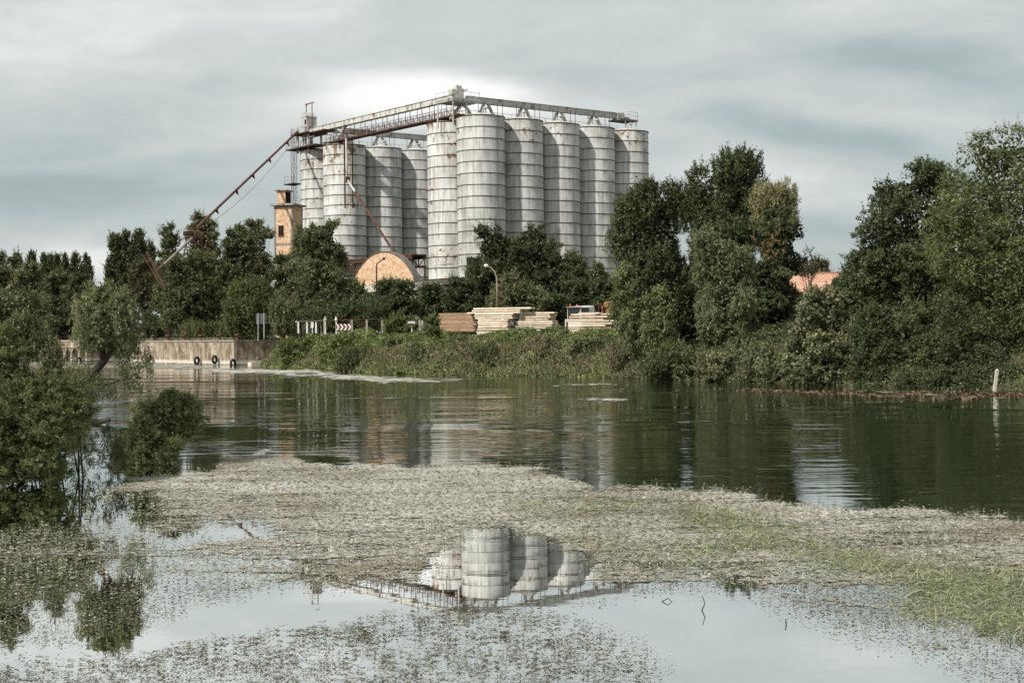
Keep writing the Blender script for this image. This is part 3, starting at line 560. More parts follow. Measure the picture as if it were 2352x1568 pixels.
# transfer station where gallery and right conveyor meet
t = thing('transfer_station', 'rusty transfer box on a railed platform at the highest corner of the gallery', 'machinery', tuple(W(-1, 4, ZT)))
m = MB(); m.frame(W(-3.9, 1.6, 38.0), (*D1, 0), (*D2, 0), (0, 0, 1), 5.0, 4.4, .24); m.frame(W(-3.95, 1.55, 38.24), (*D1, 0), (*D2, 0), (0, 0, 1), 5.1, .1, .28); m.frame(W(-3.95, 1.65, 38.24), (*D1, 0), (*D2, 0), (0, 0, 1), .1, 4.4, .28); m.build('platform', STEELG, t)
m = MB(); m.frame(W(-1.9, 3.2, 38.3), (*D1, 0), (*D2, 0), (0, 0, 1), 1.2, 1.3, 1.9); m.lathe([(.6, 0), (.6, .35), (.3, .6), (.05, .62)], W(-1.3, 3.85, 40.2), 12); m.tube([W(-.8, 3.0, 39.9), W(-.2, 3.0, 40.1)], .14, 8); m.frame(W(-3.0, 3.0, 39.26), (*D1, 0), (*D2, 0), (0, 0, 1), .9, 1.0, .7); m.build('box', STEEL, t)
m = MB(); railing(m, [W(-3.9, 6.0, 38.25), W(-3.9, 1.6, 38.25), W(1.1, 1.6, 38.25), W(1.1, 3.0, 38.25)], 1.25, .03); m.build('railing', STEELG, t)
for a, b in ((-3.7, 1.8), (-3.7, 5.8), (-1.2, 1.8)): MB().bar(W(a, b, ZT - 1.0 if a < -3 else ZT + .1), W(a, b, 38.0), .16).build('post', STEEL, t)
for sgn in (-1, 1): MB().bar(W(-.4 + sgn * .3, 3.9, 38.0), W(-.4 + sgn * 2.3, 3.9, ZT + .1), .36).build('strut', STEEL, t)

# elevator head house, mast and side platforms at the left block
t = thing('elevator_tower', 'bucket elevator with grey peaked head box, red hoist frame and lattice mast', 'elevator', tuple(W(-2, 49, 3)))
hb = W(-2.9, 46.4, 39.6)
m = MB(); m.frame(hb, (*D1, 0), (*D2, 0), (0, 0, 1), 1.9, 2.2, 1.75)
P = [W(-2.9, 46.4, 41.35), W(-1.0, 46.4, 41.35), W(-1.0, 48.6, 41.35), W(-2.9, 48.6, 41.35), W(-2.9, 47.1, 42.1), W(-1.0, 47.1, 42.1), W(-1.0, 47.9, 42.1), W(-2.9, 47.9, 42.1)]
m.add(P, [(0, 1, 5, 4), (4, 5, 6, 7), (6, 2, 3, 7), (0, 4, 7, 3), (1, 2, 6, 5)]); m.frame(W(-2.96, 46.34, 41.28), (*D1, 0), (*D2, 0), (0, 0, 1), 2.02, 2.32, .07)
hd = m.build('head', STEELG, t); m = MB(); m.frame(W(-2.93, 46.7, 40.0), (*D1, 0), (*D2, 0), (0, 0, 1), .03, .5, .8); m.build('hatch', BLACK, hd)
m = MB()
for b in (46.2, 48.2): m.bar(W(-2.0, b, 39.3), W(-2.0, b, 43.75), .11)
m.bar(W(-2.0, 45.5, 43.7), W(-2.0, 48.6, 43.7), .12, .16); m.bar(W(-2.0, 48.2, 43.2), W(-2.0, 47.5, 43.7), .06); m.build('hoist_frame', simple('rusty_red_steel', (.20, .055, .035), (.13, .06, .04), 2), t)
m = MB()
for a, b in ((-3.2, 45.6), (-3.2, 49.2), (-.6, 45.6), (-.6, 49.2)): m.bar(W(a, b, ZT - .3), W(a, b, 39.6), .3)
m.bar(W(-3.2, 49.2, ZT), W(-3.2, 45.6, 39.4), .1); m.bar(W(-3.2, 45.6, ZT), W(-3.2, 49.2, 39.4), .1); m.build('legs', STEEL, t)
for a, b, z, la, lb in ((-4.2, 44.6, 38.2, 4.4, 5.2), (-4.4, 41.4, 35.75, 2.3, 10.0), (-3.6, 39.6, 38.1, 2.4, 3.8), (-4.4, 49.2, 29.8, 2.0, 3.0)): MB().frame(W(a, b, z), (*D1, 0), (*D2, 0), (0, 0, 1), la, lb, .2).build('platform', RUSTD, t)
for pts_, h_ in (([W(-4.3, 41.6, 35.97), W(-4.3, 51.3, 35.97), W(-2.3, 51.3, 35.97)], 1.3), ([W(-4.1, 44.7, 38.4), W(-4.1, 49.7, 38.4)], 1.1), ([W(-4.3, 49.3, 30.0), W(-4.3, 52.1, 30.0), W(-2.5, 52.1, 30.0)], 1.3)): m = MB(); railing(m, pts_, h_, .03); m.build('railing', STEELG, t)
m = MB(); cs = [W(-3.6, 50.2, 0), W(-2.9, 50.2, 0), W(-2.9, 50.9, 0), W(-3.6, 50.9, 0)]
for q in cs: m.bar(q + [0, 0, 11.6], q + [0, 0, 39.6], .055)
for k, z in enumerate(np.arange(12, 38, 1.6)):
    for i in range(4):
        p_, q_ = cs[i], cs[(i + 1) % 4]
        if k % 2: p_, q_ = q_, p_
        m.bar(p_ + [0, 0, z], q_ + [0, 0, z + 1.6], .026); m.bar(p_ + [0, 0, z], q_ + [0, 0, z], .024)
m.build('mast', RUST, t)
m = MB()
for q in (W(-2.4, 47.5, 0), W(-1.3, 47.5, 0)): m.frame(q + np.array([-.3, -.3, 11.6]), (*D1, 0), (*D2, 0), (0, 0, 1), .55, .7, 28)
m.build('leg_casing', STEELG, t)

# downpipe and ladder on the laddered silo
t = thing('downspout', 'rusty spout pipe dropping down the laddered silo then slanting to the trestle', 'pipe', tuple(Lp(903, 580, a=-5)))
p0, p1, p2 = Lp(795, 318, a=-4.6), Lp(797, 412, a=-4.6), Lp(904, 578, a=-4.8)
MB().tube([p0, p1], .17, 10).build('upright_pipe', STEEL, t); mid = p1 * .82 + p2 * .18
MB().tube([p1, mid], .17, 10).build('elbow', STEEL, t); MB().tube([mid, p2], .20, 10).build('slanting_pipe', RUST, t)
m = MB(); m.box(p1 - [0, 0, .5], .7, .7, .9, TH); m.build('valve', RUST, t); m = MB(); m.box(p2 - [0, 0, 1.2], .8, .8, 1.3, TH); m.build('outlet', RUST, t)
t = thing('ladder', 'long steel ladder between two rails on the face of the laddered silo', 'ladder', tuple(Lp(808, 480, a=-3.9)))
m = MB(); 
for x in (791, 809): m.bar(Lp(x, 322, a=-4.05), Lp(x + 1.5, 478, a=-4.05), .13, .2)
m.build('rail', RUSTD, t); m = MB()
for y in np.arange(340, 476, 4.4): m.bar(Lp(797, y, a=-3.95), Lp(809.5, y, a=-3.95), .05)
m.build('rung', RUSTD, t)

# rusty trestle in the gap between the blocks
t = thing('rusty_trestle', 'dark rusty lattice trestle between the brick arch shed and the pale silo', 'trestle', tuple(W(-3, 24, 11.6)))
for a in (-4.0, -1.6):
    m = MB(); m.bar(W(a, 12.6, 15.3), W(a, 34, 15.3), .25, .5); m.bar(W(a, 12.6, 13.9), W(a, 34, 13.9), .18, .25)
    for k, b in enumerate(np.arange(12.8, 33.5, 1.7)):
        m.bar(W(a, b, 13.9), W(a, b, 15.2), .12); m.bar(W(a, b, 13.9 if k % 2 else 15.2), W(a, b + 1.7, 15.2 if k % 2 else 13.9), .1)
        if k % 2 == 0: m.bar(W(a, b, 11.5), W(a, b, 13.9), .2); m.bar(W(a, b, 11.6), W(a, b + 3.4, 13.8), .1)
    m.build('girder', RUSTD, t)
m = MB(); m.frame(W(-4.2, 12.6, 15.55), (*D1, 0), (*D2, 0), (0, 0, 1), 2.8, 21.4, .22); m.build('deck', RUST, t)
m = MB(); railing(m, [W(-4.5, 12.6, 11.62), W(-4.5, 34, 11.62)], 1.1, .03); m.build('railing', STEELG, t)

# ------------------------------------------------------------------ brick tower, shed, house
NC = at(672.5, 600, 233); E2 = np.array([-.96, .278]); E1 = np.array([.278, .96]); E13, E23, UZ = (*E1, 0), (*E2, 0), (0, 0, 1)
def TW_(a, b, z): q = NC[:2] + E1 * a + E2 * b; return np.array([q[0], q[1], z])
def tl(x, y, off=0.0): return onplane(x, y, E1, np.r_[NC[:2] + E1 * off, 0])
lw = (tl(630, 520)[:2] - NC[:2]) @ E2; aw = 4.0; zt = tl(650, 472)[2]
t = thing('brick_tower', 'tall orange brick tower with small rooftop room, left of the silos', 'tower', tuple(TW_(aw / 2, lw / 2, 3)))
wl = MB().frame(TW_(0, 0, 2.8), E13, E23, UZ, aw, lw, zt - 2.8).build('wall', BRICK, t)
m = MB()
for a, b in ((-.03, -.03), (-.03, lw - .30), (aw - .30, -.03)): m.frame(TW_(a, b, 2.8), E13, E23, UZ, .33, .33, zt - 2.82)
zf = tl(650, 561)[2]; m.frame(TW_(-.028, .31, zf - .2), E13, E23, UZ, .3, lw - .62, .4); m.frame(TW_(-.028, .31, zt - .35), E13, E23, UZ, .3, lw - .62, .33); m.build('concrete_frame', CONC, wl)
MB().frame(TW_(-.55, -.5, zt), E13, E23, UZ, aw + 1.0, lw + 1.0, .28).build('roof', CONC, t)
c0, c1 = tl(639.5, 518), tl(651, 542); b0, b1 = (c0[:2] - NC[:2]) @ E2, (c1[:2] - NC[:2]) @ E2; zl, zh = c1[2], c0[2]
wn = MB().frame(TW_(-.02, b1, zl), E13, E23, UZ, .3, b0 - b1, zh - zl).build('window', BLACK, t)
m = MB()
for b in (b1 - .05, b0 - .08, (b0 + b1) / 2): m.frame(TW_(-.05, b, zl), E13, E23, UZ, .08, .10, zh - zl)
for z in (zl, zh - .1, zl + (zh - zl) * .36, zl + (zh - zl) * .68): m.frame(TW_(-.047, b1, z), E13, E23, UZ, .06, b0 - b1, .06)
m.build('frame', RUSTD, wn)
MB().frame(TW_(-.10, b1 - .12, zl - .14), E13, E23, UZ, .12, b0 - b1 + .24, .10).build('sill', CONC, wn)
pb0, pb1 = (tl(636, 450, .4)[:2] - NC[:2]) @ E2, (tl(655, 450, .4)[:2] - NC[:2]) @ E2; pz = tl(650, 438, .4)[2]
ph_ = MB().frame(TW_(.4, pb1, zt + .28), E13, E23, UZ, 2.2, pb0 - pb1, pz - zt - .28).build('rooftop_room', BRICK, t)
MB().frame(TW_(.05, pb1 - .4, pz), E13, E23, UZ, 3.0, pb0 - pb1 + .8, .15).build('roof', CONC, ph_)
MB().frame(TW_(.6, pb1 - .03, zt + .32), E13, E23, UZ, 1.8, .1, pz - zt - .5).build('opening', BLACK, ph_)
m = MB(); railing(m, [TW_(-.3, -.35, zt + .29), TW_(aw + .2, -.35, zt + .29)], 1.0, .02); m.build('railing', STEELG, t)

AS = -15.0
s_l, s_r, s_t = Lp(808, 650, a=AS), Lp(955, 647, a=AS), Lp(880, 578.5, a=AS); bl, brr = (s_l[:2] - ORG) @ D2, (s_r[:2] - ORG) @ D2; zb = s_r[2]; rise = s_t[2] - zb; half = (bl - brr) / 2; bc = (bl + brr) / 2
t = thing('arched_shed', 'round-topped brick shed on a pale concrete wall in front of the silos', 'shed', tuple(W(AS + 3, bc, 3)))
rad = (half ** 2 + rise ** 2) / (2 * rise); ang = math.asin(half / rad); arc = [(bc + rad * math.sin(q), zb + rise - rad + rad * math.cos(q)) for q in np.linspace(-ang, ang, 33)]
m = MB(); k = len(arc); V = [W(AS, b, z) for b, z in arc] + [W(AS + .35, b, z) for b, z in arc]; U = [(b, z) for b, z in arc]
m.add(V, [list(range(k)), list(range(2 * k - 1, k - 1, -1))], [U, U[::-1]]); m.build('brick_gable', BRICK, t)
m = MB(); ro = rad + .11; arc2 = [(bc + ro * math.sin(q), zb + rise - rad + ro * math.cos(q)) for q in np.linspace(-ang, ang, 33)]
V = [W(AS - .12, b, z) for b, z in arc] + [W(AS - .12, b, z) for b, z in arc2] + [W(AS + 1.0, b, z) for b, z in arc2] + [W(AS + .36, b, z) for b, z in arc]
m.add(V, [[r0 * k + i, r0 * k + i + 1, (r0 + 1) % 4 * k + i + 1, (r0 + 1) % 4 * k + i] for r0 in range(4) for i in range(k - 1)]); m.build('vault_roof', CONCD, t)
m = MB(); m.frame(W(AS - .05, brr - .2, zb - 1.1), (*D1, 0), (*D2, 0), (0, 0, 1), 1.4, bl - brr + .4, 1.09); m.frame(W(AS + .25, brr + .2, 2.7), (*D1, 0), (*D2, 0), (0, 0, 1), 1.0, bl - brr - .4, zb - 3.81); m.build('concrete_wall', simple('pale_concrete', (.62, .58, .52), (.40, .36, .31), 1.0, .85, .2), t)

def street_lamp(label, pole, arm, D, mat, hmat):
    pts = [at(x, y, D) for x, y in pole]; t = thing('street_lamp', label, 'street lamp', tuple(pts[0]), 'street lamps on curved poles')
    MB().tube(pts, [.11 - .06 * i / (len(pts) - 1) for i in range(len(pts))], 8).build('pole', mat, t, smooth=True)
    a = [at(x, y, D) for x, y in arm]; v = a[1] - a[0]; MB().tube([a[0], a[0] + v * .25, a[0] + v * .7, a[1]], [.07, .17, .17, .08], 8).build('lamp_head', hmat, t, smooth=True)
street_lamp('rusty street lamp with a bent arm in front of the brick arch shed', [(865.5, 700), (865, 645), (864.5, 612), (866, 606), (870, 602), (879, 596)], [(879, 596), (884, 592)], 176, RUSTD, RUSTD)
street_lamp('street lamp with curved brown pole and white head by the central dark trees', [(1142.5, 720), (1142, 655), (1140.5, 636), (1136, 624), (1128, 615), (1121, 611.5)], [(1122, 612), (1112, 608.5)], 146, simple('brown_lamp_pole', (.30, .23, .17), (.2, .15, .11), 1), WHITE)

hr = [at(1800, 674, 150), at(2040, 668, 150), at(2040, 633, 156), at(1800, 637.5, 156)]
t = thing('house', 'house with red tiled roof glimpsed between the right bank trees', 'house', (hr[0][0] + 5, 154, 3))
zl, zh = 7.35, 9.15; x0, x1 = hr[0][0] - 2, hr[1][0] + 1
m = MB(); m.add([(x0, 149.2, zl), (x1, 149.2, zl), (x1, 155, zh + .25), (x0, 155, zh + .25)], [[0, 1, 2, 3]], [[(0, 0), (x1 - x0, 0), (x1 - x0, 6), (0, 6)]]); m.add([(x0, 155, zh + .25), (x1, 155, zh + .25), (x1, 160.8, zl), (x0, 160.8, zl)], [[0, 1, 2, 3]], [[(0, 0), (x1 - x0, 0), (x1 - x0, 6), (0, 6)]])
m.add([(x0, 149.2, zl - .15), (x1, 149.2, zl - .15), (x1, 149.2, zl), (x0, 149.2, zl)], [[0, 1, 2, 3]]); rf = m.build('roof', TILE, t)
MB().tube([(x0, 155, zh + .27), (x1, 155, zh + .27)], .14, 8).build('ridge', TILE, rf)
m = MB(); m.frame((x0 + .5, 149.8, 2.8), (1, 0, 0), (0, 1, 0), (0, 0, 1), x1 - x0 - 1, 10.4, zl - 2.75); m.add([(x0 + .5, 149.8, zl), (x0 + .5, 160.2, zl), (x0 + .5, 155, zh)], [[0, 1, 2]]); m.add([(x1 - .5, 149.8, zl), (x1 - .5, 160.2, zl), (x1 - .5, 155, zh)], [[0, 1, 2]]); m.build('wall', CONC, t)
an = at(1910, 640, 155); m = MB(); m.tube([an - [0, 0, 1], an + [0, 0, 1.9]], .03, 6); [m.bar(an + [-.4, 0, h_], an + [.4, 0, h_], .025) for h_ in (1.2, 1.45, 1.7)]; m.build('antenna', STEELG, t)

# ------------------------------------------------------------------ derelict pipe line to the quay
t = thing('conveyor_pipe', 'long rusty pipe slanting from the elevator head down to the derelict frame', 'pipe', tuple(at(455, 520, 205)))
pa, pb = at(684, 302, 250), at(452, 523, 205); MB().tube([pa, pb], .19, 10).build('pipe', RUST, t)
for f_ in (.13, .33, .50, .66, .84):
    q = pa * (1 - f_) + pb * f_; m = MB(); m.add([q + [-.26, 0, -.1], q + [.28, 0, .12], q + [.4, 0, -.75], q + [-.26, .2, -.1], q + [.28, .2, .12], q + [.4, .2, -.75]], [(0, 1, 2), (5, 4, 3), (0, 3, 4, 1), (1, 4, 5, 2), (2, 5, 3, 0)]); m.build('bracket', RUSTD, t)
cab = [pa * (1 - f_) + pb * f_ - np.array([0, 0, 2.2 * math.sin(math.pi * f_) ** .6]) for f_ in np.linspace(.02, .98, 14)]; MB().tube(cab, .028, 5).build('cable', RUSTD, t)
t = thing('derelict_frame', 'tangled rusty lattice frame standing above the dark trees', 'frame', tuple(at(445, 740, 203)))
def px(x, y, d=203): return at(x, y, d)
for (x0_, y0_, x1_, y1_, d0, d1) in [(418, 612, 431, 532, 201, 203), (445, 605, 443, 530, 203, 203), (434, 600, 424, 535, 206, 204), (470, 585, 455, 525, 203, 203), (506, 592, 478, 548, 204, 203), (478, 548, 455, 528, 203, 203), (432, 745, 437, 590, 203, 203), (452, 745, 449, 590, 205, 204)]:
    MB().bar(px(x0_, y0_, d0), px(x1_, y1_, d1), .14).build('leg', RUST, t)
m = MB()
for k in range(46):
    x, y = rng.uniform(424, 464), rng.uniform(520, 574); an_ = rng.uniform(0, math.pi); ln = rng.uniform(4, 16); m.bar(px(x, y, rng.uniform(201, 205)), px(x + ln * math.cos(an_), y + ln * math.sin(an_), rng.uniform(201, 205)), rng.uniform(.04, .10))
for x0_, y0_, x1_, y1_ in [(423, 526, 464, 522), (423, 534, 458, 531), (430, 560, 446, 556), (420, 575, 462, 571), (446, 600, 470, 570), (448, 572, 505, 595), (418, 612, 440, 575), (455, 560, 485, 575)]: m.bar(px(x0_, y0_), px(x1_, y1_), .10)
m.build('lattice', RUST, t)
m = MB(); m.box(px(431, 541), 1.1, 1.0, .6, .4); m.box(px(443, 558), .7, .9, .9, .2); m.build('hopper', RUSTD, t)
t = thing('loading_pipe', 'tan straight pipe slanting from the derelict frame to the lattice boom', 'pipe', tuple(at(358, 624, 177))); 
pa, pb = px(441, 547, 196), px(356, 627, 177); mid = pa * .22 + pb * .78; MB().tube([pa, mid], .18, 10).build('pipe', simple('tan_pipe', (.30, .27, .23), (.17, .12, .09), 1.0), t); MB().tube([mid, pb], [.19, .14], 10).build('nozzle', RUST, t)
t = thing('lattice_boom', 'rusty lattice boom tilted across the lower end of the tan pipe', 'boom', tuple(at(372, 655, 176)))
ba, bb_ = at(333, 580, 178), at(374, 658, 176); m = MB(); off = [np.array([.35, 0, .1]), np.array([-.35, 0, -.1]), np.array([0, .6, .1])]
for o_ in off: m.bar(ba + o_, bb_ + o_ * .5, .065)
for k in range(14):
    f0, f1 = k / 14, (k + 1) / 14; p_, q_ = ba * (1 - f0) + bb_ * f0, ba * (1 - f1) + bb_ * f1; m.bar(p_ + off[k % 3] * (1 - f0 / 2), q_ + off[(k + 1) % 3] * (1 - f1 / 2), .045)
m.build('boom', RUST, t)

# ------------------------------------------------------------------ quay
QZ = 2.92
t = thing('quay_wall', 'stained concrete quay wall with a pale kerb, left of the ivy bank', 'quay', (-40, 178, 0))
qs = (gnd(318, 832)[:2] - q0) @ D2
m = MB(); m.frame((*q0, -1), (*D1, 0), (*D2, 0), (0, 0, 1), 8, qs, QZ + .8); m.build('wall', QUAY, t)
m = MB(); m.frame((q0 - D1 * .08)[:2].tolist() + [QZ - .2 + .02 - .0], (*D1, 0), (*D2, 0), (0, 0, 1), 8.2, qs, .2); m.build('kerb', CONC, t)
wl_ = t.children[0]
t = thing('open_pier', 'older open concrete pier on slim columns beyond the solid quay', 'pier', tuple(np.r_[q0 + D2 * (qs + 20), 0])); PS = q0 + D2 * (qs + .05); PL = 62
m = MB(); m.frame((*PS, QZ - .95), (*D1, 0), (*D2, 0), (0, 0, 1), 4, PL, .93); m.build('beam', QUAY, t)
m = MB(); m.frame((*(PS - D1 * .08), QZ - .02), (*D1, 0), (*D2, 0), (0, 0, 1), 5, PL, .2); m.build('kerb', CONC, t)
m = MB(); m.frame((*(PS + D1 * 2.2), -1), (*D1, 0), (*D2, 0), (0, 0, 1), 5, PL, QZ + .02); m.build('back_wall', QUAY, t)
colx = [(gnd(x, 829)[:2] - PS) @ D2 for x in (155, 186, 222, 256, 126, 98, 70)]
for s_ in colx: m = MB(); m.frame((*(PS + D1 * .15 + D2 * s_), -1), (*D1, 0), (*D2, 0), (0, 0, 1), .55, .6, QZ + .04); m.add([np.r_[PS + D1 * .15 + D2 * (s_ - .8), QZ - .96], np.r_[PS + D1 * .15 + D2 * (s_ + 1.4), QZ - .96], np.r_[PS + D1 * .15 + D2 * (s_ + .3), QZ - 1.9], np.r_[PS + D1 * .6 + D2 * (s_ - .8), QZ - .96], np.r_[PS + D1 * .6 + D2 * (s_ + 1.4), QZ - .96], np.r_[PS + D1 * .6 + D2 * (s_ + .3), QZ - 1.9]], [(0, 1, 2), (5, 4, 3), (0, 2, 5, 3), (1, 4, 5, 2)]); m.build('column', QUAY, t)
bo = thing('bollard', 'rusty mushroom-headed mooring bollard on the quay edge', 'bollard', (0, 0, 0), 'mooring bollards along the quay edge'); BASE[bo.name] = np.zeros(3)
MB().lathe([(.26, 0), (.24, .08), (.17, .14), (.16, .48), (.34, .54), (.37, .62), (.30, .70), (.02, .72)], n=16).build('post', RUST, bo, smooth=True)
blabels = {126: 'first bollard on the open pier from its far left end', 155: 'bollard over the left tyre column of the open pier', 186: 'bollard over the right tyre column of the open pier', 317: 'bollard where the solid quay wall begins, by the leaning willow', 348: 'bollard above the tyre half hidden behind the leaning willow', 380: 'bollard below the white railing', 417: 'bollard on the quay below the green weeds, no tyre under it', 456: 'bollard straight above the left one of two neighbouring tyres', 497: 'bollard straight above the higher hung tyre', 539: 'bollard on the outer corner of the quay'}
for i, (x, txt) in enumerate(blabels.items()):
    o = bo if i == 0 else copy_tree(bo); s_ = (onplane(x, 780, D1, np.r_[q0, 0])[:2] - q0) @ D2; o.location = (*(q0 + D1 * .35 + D2 * s_), QZ + (.0 if x > 310 else .18)); o['label'] = txt
ty = thing('tyre', 'worn black tyre fender', 'tyre', (0, 0, 0), 'tyre fenders on the quay'); BASE[ty.name] = np.zeros(3)
def tyre_mesh():
    m = MB(); prof = []
    for a in np.linspace(0, 2 * math.pi, 15): prof.append((.40 + .15 * math.cos(a) + (.0), .16 * math.sin(a)))
    m.lathe(prof, n=28); m.v = [(y_, z_, x_) for x_, y_, z_ in m.v]; return m       # axis along y
m = tyre_mesh(); m.build('rubber_ring', RUBBER, ty, smooth=True)
for i, (x, y, txt) in enumerate([(151, 829, 'tyre on the left column of the open pier'), (181, 829, 'tyre on the right column of the open pier'), (342, 821, 'tyre half hidden behind the leaning willow'), (452, 828, 'left one of the two neighbouring tyres low on the stained quay wall'), (493, 825.5, 'right one of two neighbouring tyres, hung a little higher on the quay wall'), (535, 834, 'half sunk tyre at the outer corner of the quay')]):
    o = ty if i == 0 else copy_tree(ty); pq = onplane(x, y, D1, np.r_[q0 - D1 * .62, 0]); o.location = (pq[0], pq[1], max(pq[2], .12)); o.rotation_euler = (0, R(rng.uniform(-4, 4)), TH + R(28)); o['label'] = txt
    c_ = [k for k in o.children]
m = MB(); dd = np.r_[q0 + D1 * 3.6 - D2 * .4, 0.0]; m.box((dd[0], dd[1], -.15), 3.6, 1.0, .42, TH); [m.bar(dd + [rng.uniform(-1.2, 1.2), rng.uniform(-.3, .3), .3], dd + [rng.uniform(-1.5, 1.8), rng.uniform(-.4, .4), rng.uniform(.35, 1.0)], .09) for k in range(9)]
tag(m.build('driftwood', PALEWOOD), 'pile of driftwood and planks lying at the foot of the quay end wall', 'driftwood')

# signs, railings, fences on the far bank
t = thing('road_sign', 'back of a grey square sign on two thin poles at the quay end', 'sign', tuple(at(600, 782, 168)), 'signs on the far bank')
m = MB(); c_ = at(600, 743.5, 168); m.box(c_, 1.2, .04, 1.2); m.build('panel', SIGNG, t)
for x, yb in ((593, 782), (606.5, 778)): MB().tube([at(x, yb, 167.9), at(x, 719, 167.9)], .055, 8).build('pole', STEELG, t)
t = thing('railing', 'white concrete railing behind the quay, above brown weeds', 'railing', tuple(at(408, 765, 192)))
for x in (387, 402, 417, 431): MB().box(at(x, 765, 192), .16, .16, 1.15).build('post', WHITE, t)
m = MB(); m.bar(at(383, 743.5, 192), at(434, 742, 192), .22, .14); m.build('rail', WHITE, t); m = MB(); m.bar(at(384, 760, 192.2), at(418, 759, 192.2), .1, .25); m.build('plinth', CONC, t)
m = MB(); a0, a1 = at(446, 743, 196), at(470, 743, 196); m.frame(a0, unit(a1 - a0), (0, 1, 0), (0, 0, 1), np.linalg.norm(a1 - a0), .1, .34)
for k in range(5): m.frame(a0 + (a1 - a0) * k / 4.0 + np.array([-.05, -.03, -1.2]), (1, 0, 0), (0, 1, 0), (0, 0, 1), .1, .08, 1.55)
tag(m.build('barrier', ORANGE), 'orange plastic barrier above the green weeds behind the quay', 'barrier')
t = thing('picket_fence', 'white rail fence topped with thin pickets, left of the rusty wire fence', 'fence', tuple(at(712, 765, 152)), 'fences behind the ivy bank')
for x in (685.4, 705.4, 726.2): MB().box(at(x, 765, 152), .16, .16, 1.25).build('post', WHITE, t)
m = MB(); m.bar(at(679, 738.5, 152), at(746, 735.5, 152), .12, .14); m.build('rail', WHITE, t); m = MB()
for x in np.arange(682, 745, 2.2): m.bar(at(x, 740, 151.9), at(x, 733.2, 151.9), .035)
m.build('pickets', RUSTD, t)
t = thing('wire_fence', 'rusty top-railed fence on concrete posts behind the arrow sign', 'fence', tuple(at(812, 765, 150)), 'fences behind the ivy bank')
for x in (745.5, 773.7, 808.6, 842.7, 878.3): MB().box(at(x, 768, 150), .2, .2, 1.52).build('post', CONC, t)
m = MB(); m.bar(at(745, 735.5, 150), at(879, 732, 150), .07); m.build('rail', RUST, t); m = MB()
for x in np.arange(748, 878, 4.5): m.bar(at(x, 735, 150.02), at(x, 758, 150.02), .012)
for y in (741, 747, 753): m.bar(at(746, y, 150.02), at(878, y - 2.5, 150.02), .012)
m.build('wire', RUSTD, t)
for x, txt in ((747, 'narrow pale pointed post top at the end of the picket fence'), (772, 'pale pointed post top straight above the arrow sign')):
    q = at(x, 736, 149.8); m = MB(); m.lathe([(.16, 0), (.17, .08), (.03, .44), (.01, .45)], q, 8); m.box(q - [0, 0, 1.4], .14, .14, 1.39); tag(m.build('marker_post', STEEL), txt, 'post')
t = thing('chevron_sign', 'red and white arrow sign pointing right, in front of the rusty fence', 'sign', tuple(at(789, 768, 147)), 'signs on the far bank')
Sx = np.array([1, 0, 0.]); o_ = at(771.5, 758, 147); wS, hS = (at(807.5, 758, 147) - o_)[0], .62
m = MB(); m.frame(o_, Sx, (0, 1, 0), (0, 0, 1), wS, .04, hS); m.build('panel', simple('dark_sign_red', (.14, .035, .03), (.09, .03, .025), 3), t)
m = MB()
for k in range(4):
    x_ = k * wS / 4; cw = wS / 8.5
    pts = [(x_, hS), (x_ + cw, hS), (x_ + cw + wS / 8, hS / 2), (x_ + cw, 0), (x_, 0), (x_ + wS / 8, hS / 2)]; V = [o_ + np.array([a, -.012, b]) for a, b in pts] + [o_ + np.array([a, -.003, b]) for a, b in pts]
    m.add(V, [(0, 1, 2, 5), (5, 2, 3, 4)])
m.build('chevrons', WHITE, t)
for x in (777, 801): MB().tube([at(x, 770, 147.1), at(x, 757, 147.1)], .035, 6).build('pole', STEELG, t)
m = MB(); m.box(at(717.5, 753, 149), .26, .2, .62); m.box(at(717.5, 765, 149), .08, .08, .62); tag(m.build('meter_box', WHITE), 'small white cabinet on a post behind the picket fence', 'cabinet')
m = MB(); m.tube([at(738, 772, 149), at(737.5, 746, 149)], .04, 6); tag(m.build('marker_pole', STEEL), 'thin pale pole standing in the bushes left of the arrow sign', 'pole')
t = thing('bird_box', 'little wooden box with a sloping roof on a post', 'bird box', tuple(at(946, 774, 140)))
MB().box(at(946, 772, 140), .12, .12, .9).build('post', PALEWOOD, t); c_ = at(945, 750.5, 140); MB().box(c_, .42, .35, .32).build('box', simple('brown_wood', (.22, .14, .09), (.14, .09, .06), 3), t)
m = MB(); m.add([c_ + [-.38, -.3, .30], c_ + [.38, -.3, .30], c_ + [.30, .3, .5], c_ + [-.30, .3, .5], c_ + [-.38, -.3, .34], c_ + [.38, -.3, .34], c_ + [.30, .3, .54], c_ + [-.30, .3, .54]], [(0, 3, 2, 1), (4, 5, 6, 7), (0, 1, 5, 4), (1, 2, 6, 5), (2, 3, 7, 6), (3, 0, 4, 7)]); m.build('roof', STEELG, t)
t = thing('gate_post', 'pair of pale concrete gate posts left of the timber yard', 'gate post', tuple(at(967, 768, 136)))
for x in (964, 970.5): MB().box(at(x, 768, 136), .15, .15, 1.36).build('pillar', CONC, t)
m = MB(); m.bar(at(2284, 897.5, 76.2), at(2290.5, 849.5, 75.8), .15, .12); m.bar(at(2290.5, 849.5, 75.8), at(2290.9, 847, 75.8), .08, .06); tag(m.build('mooring_pole', PALEWOOD), 'leaning pale wooden pole standing in the water at the right bank', 'pole')

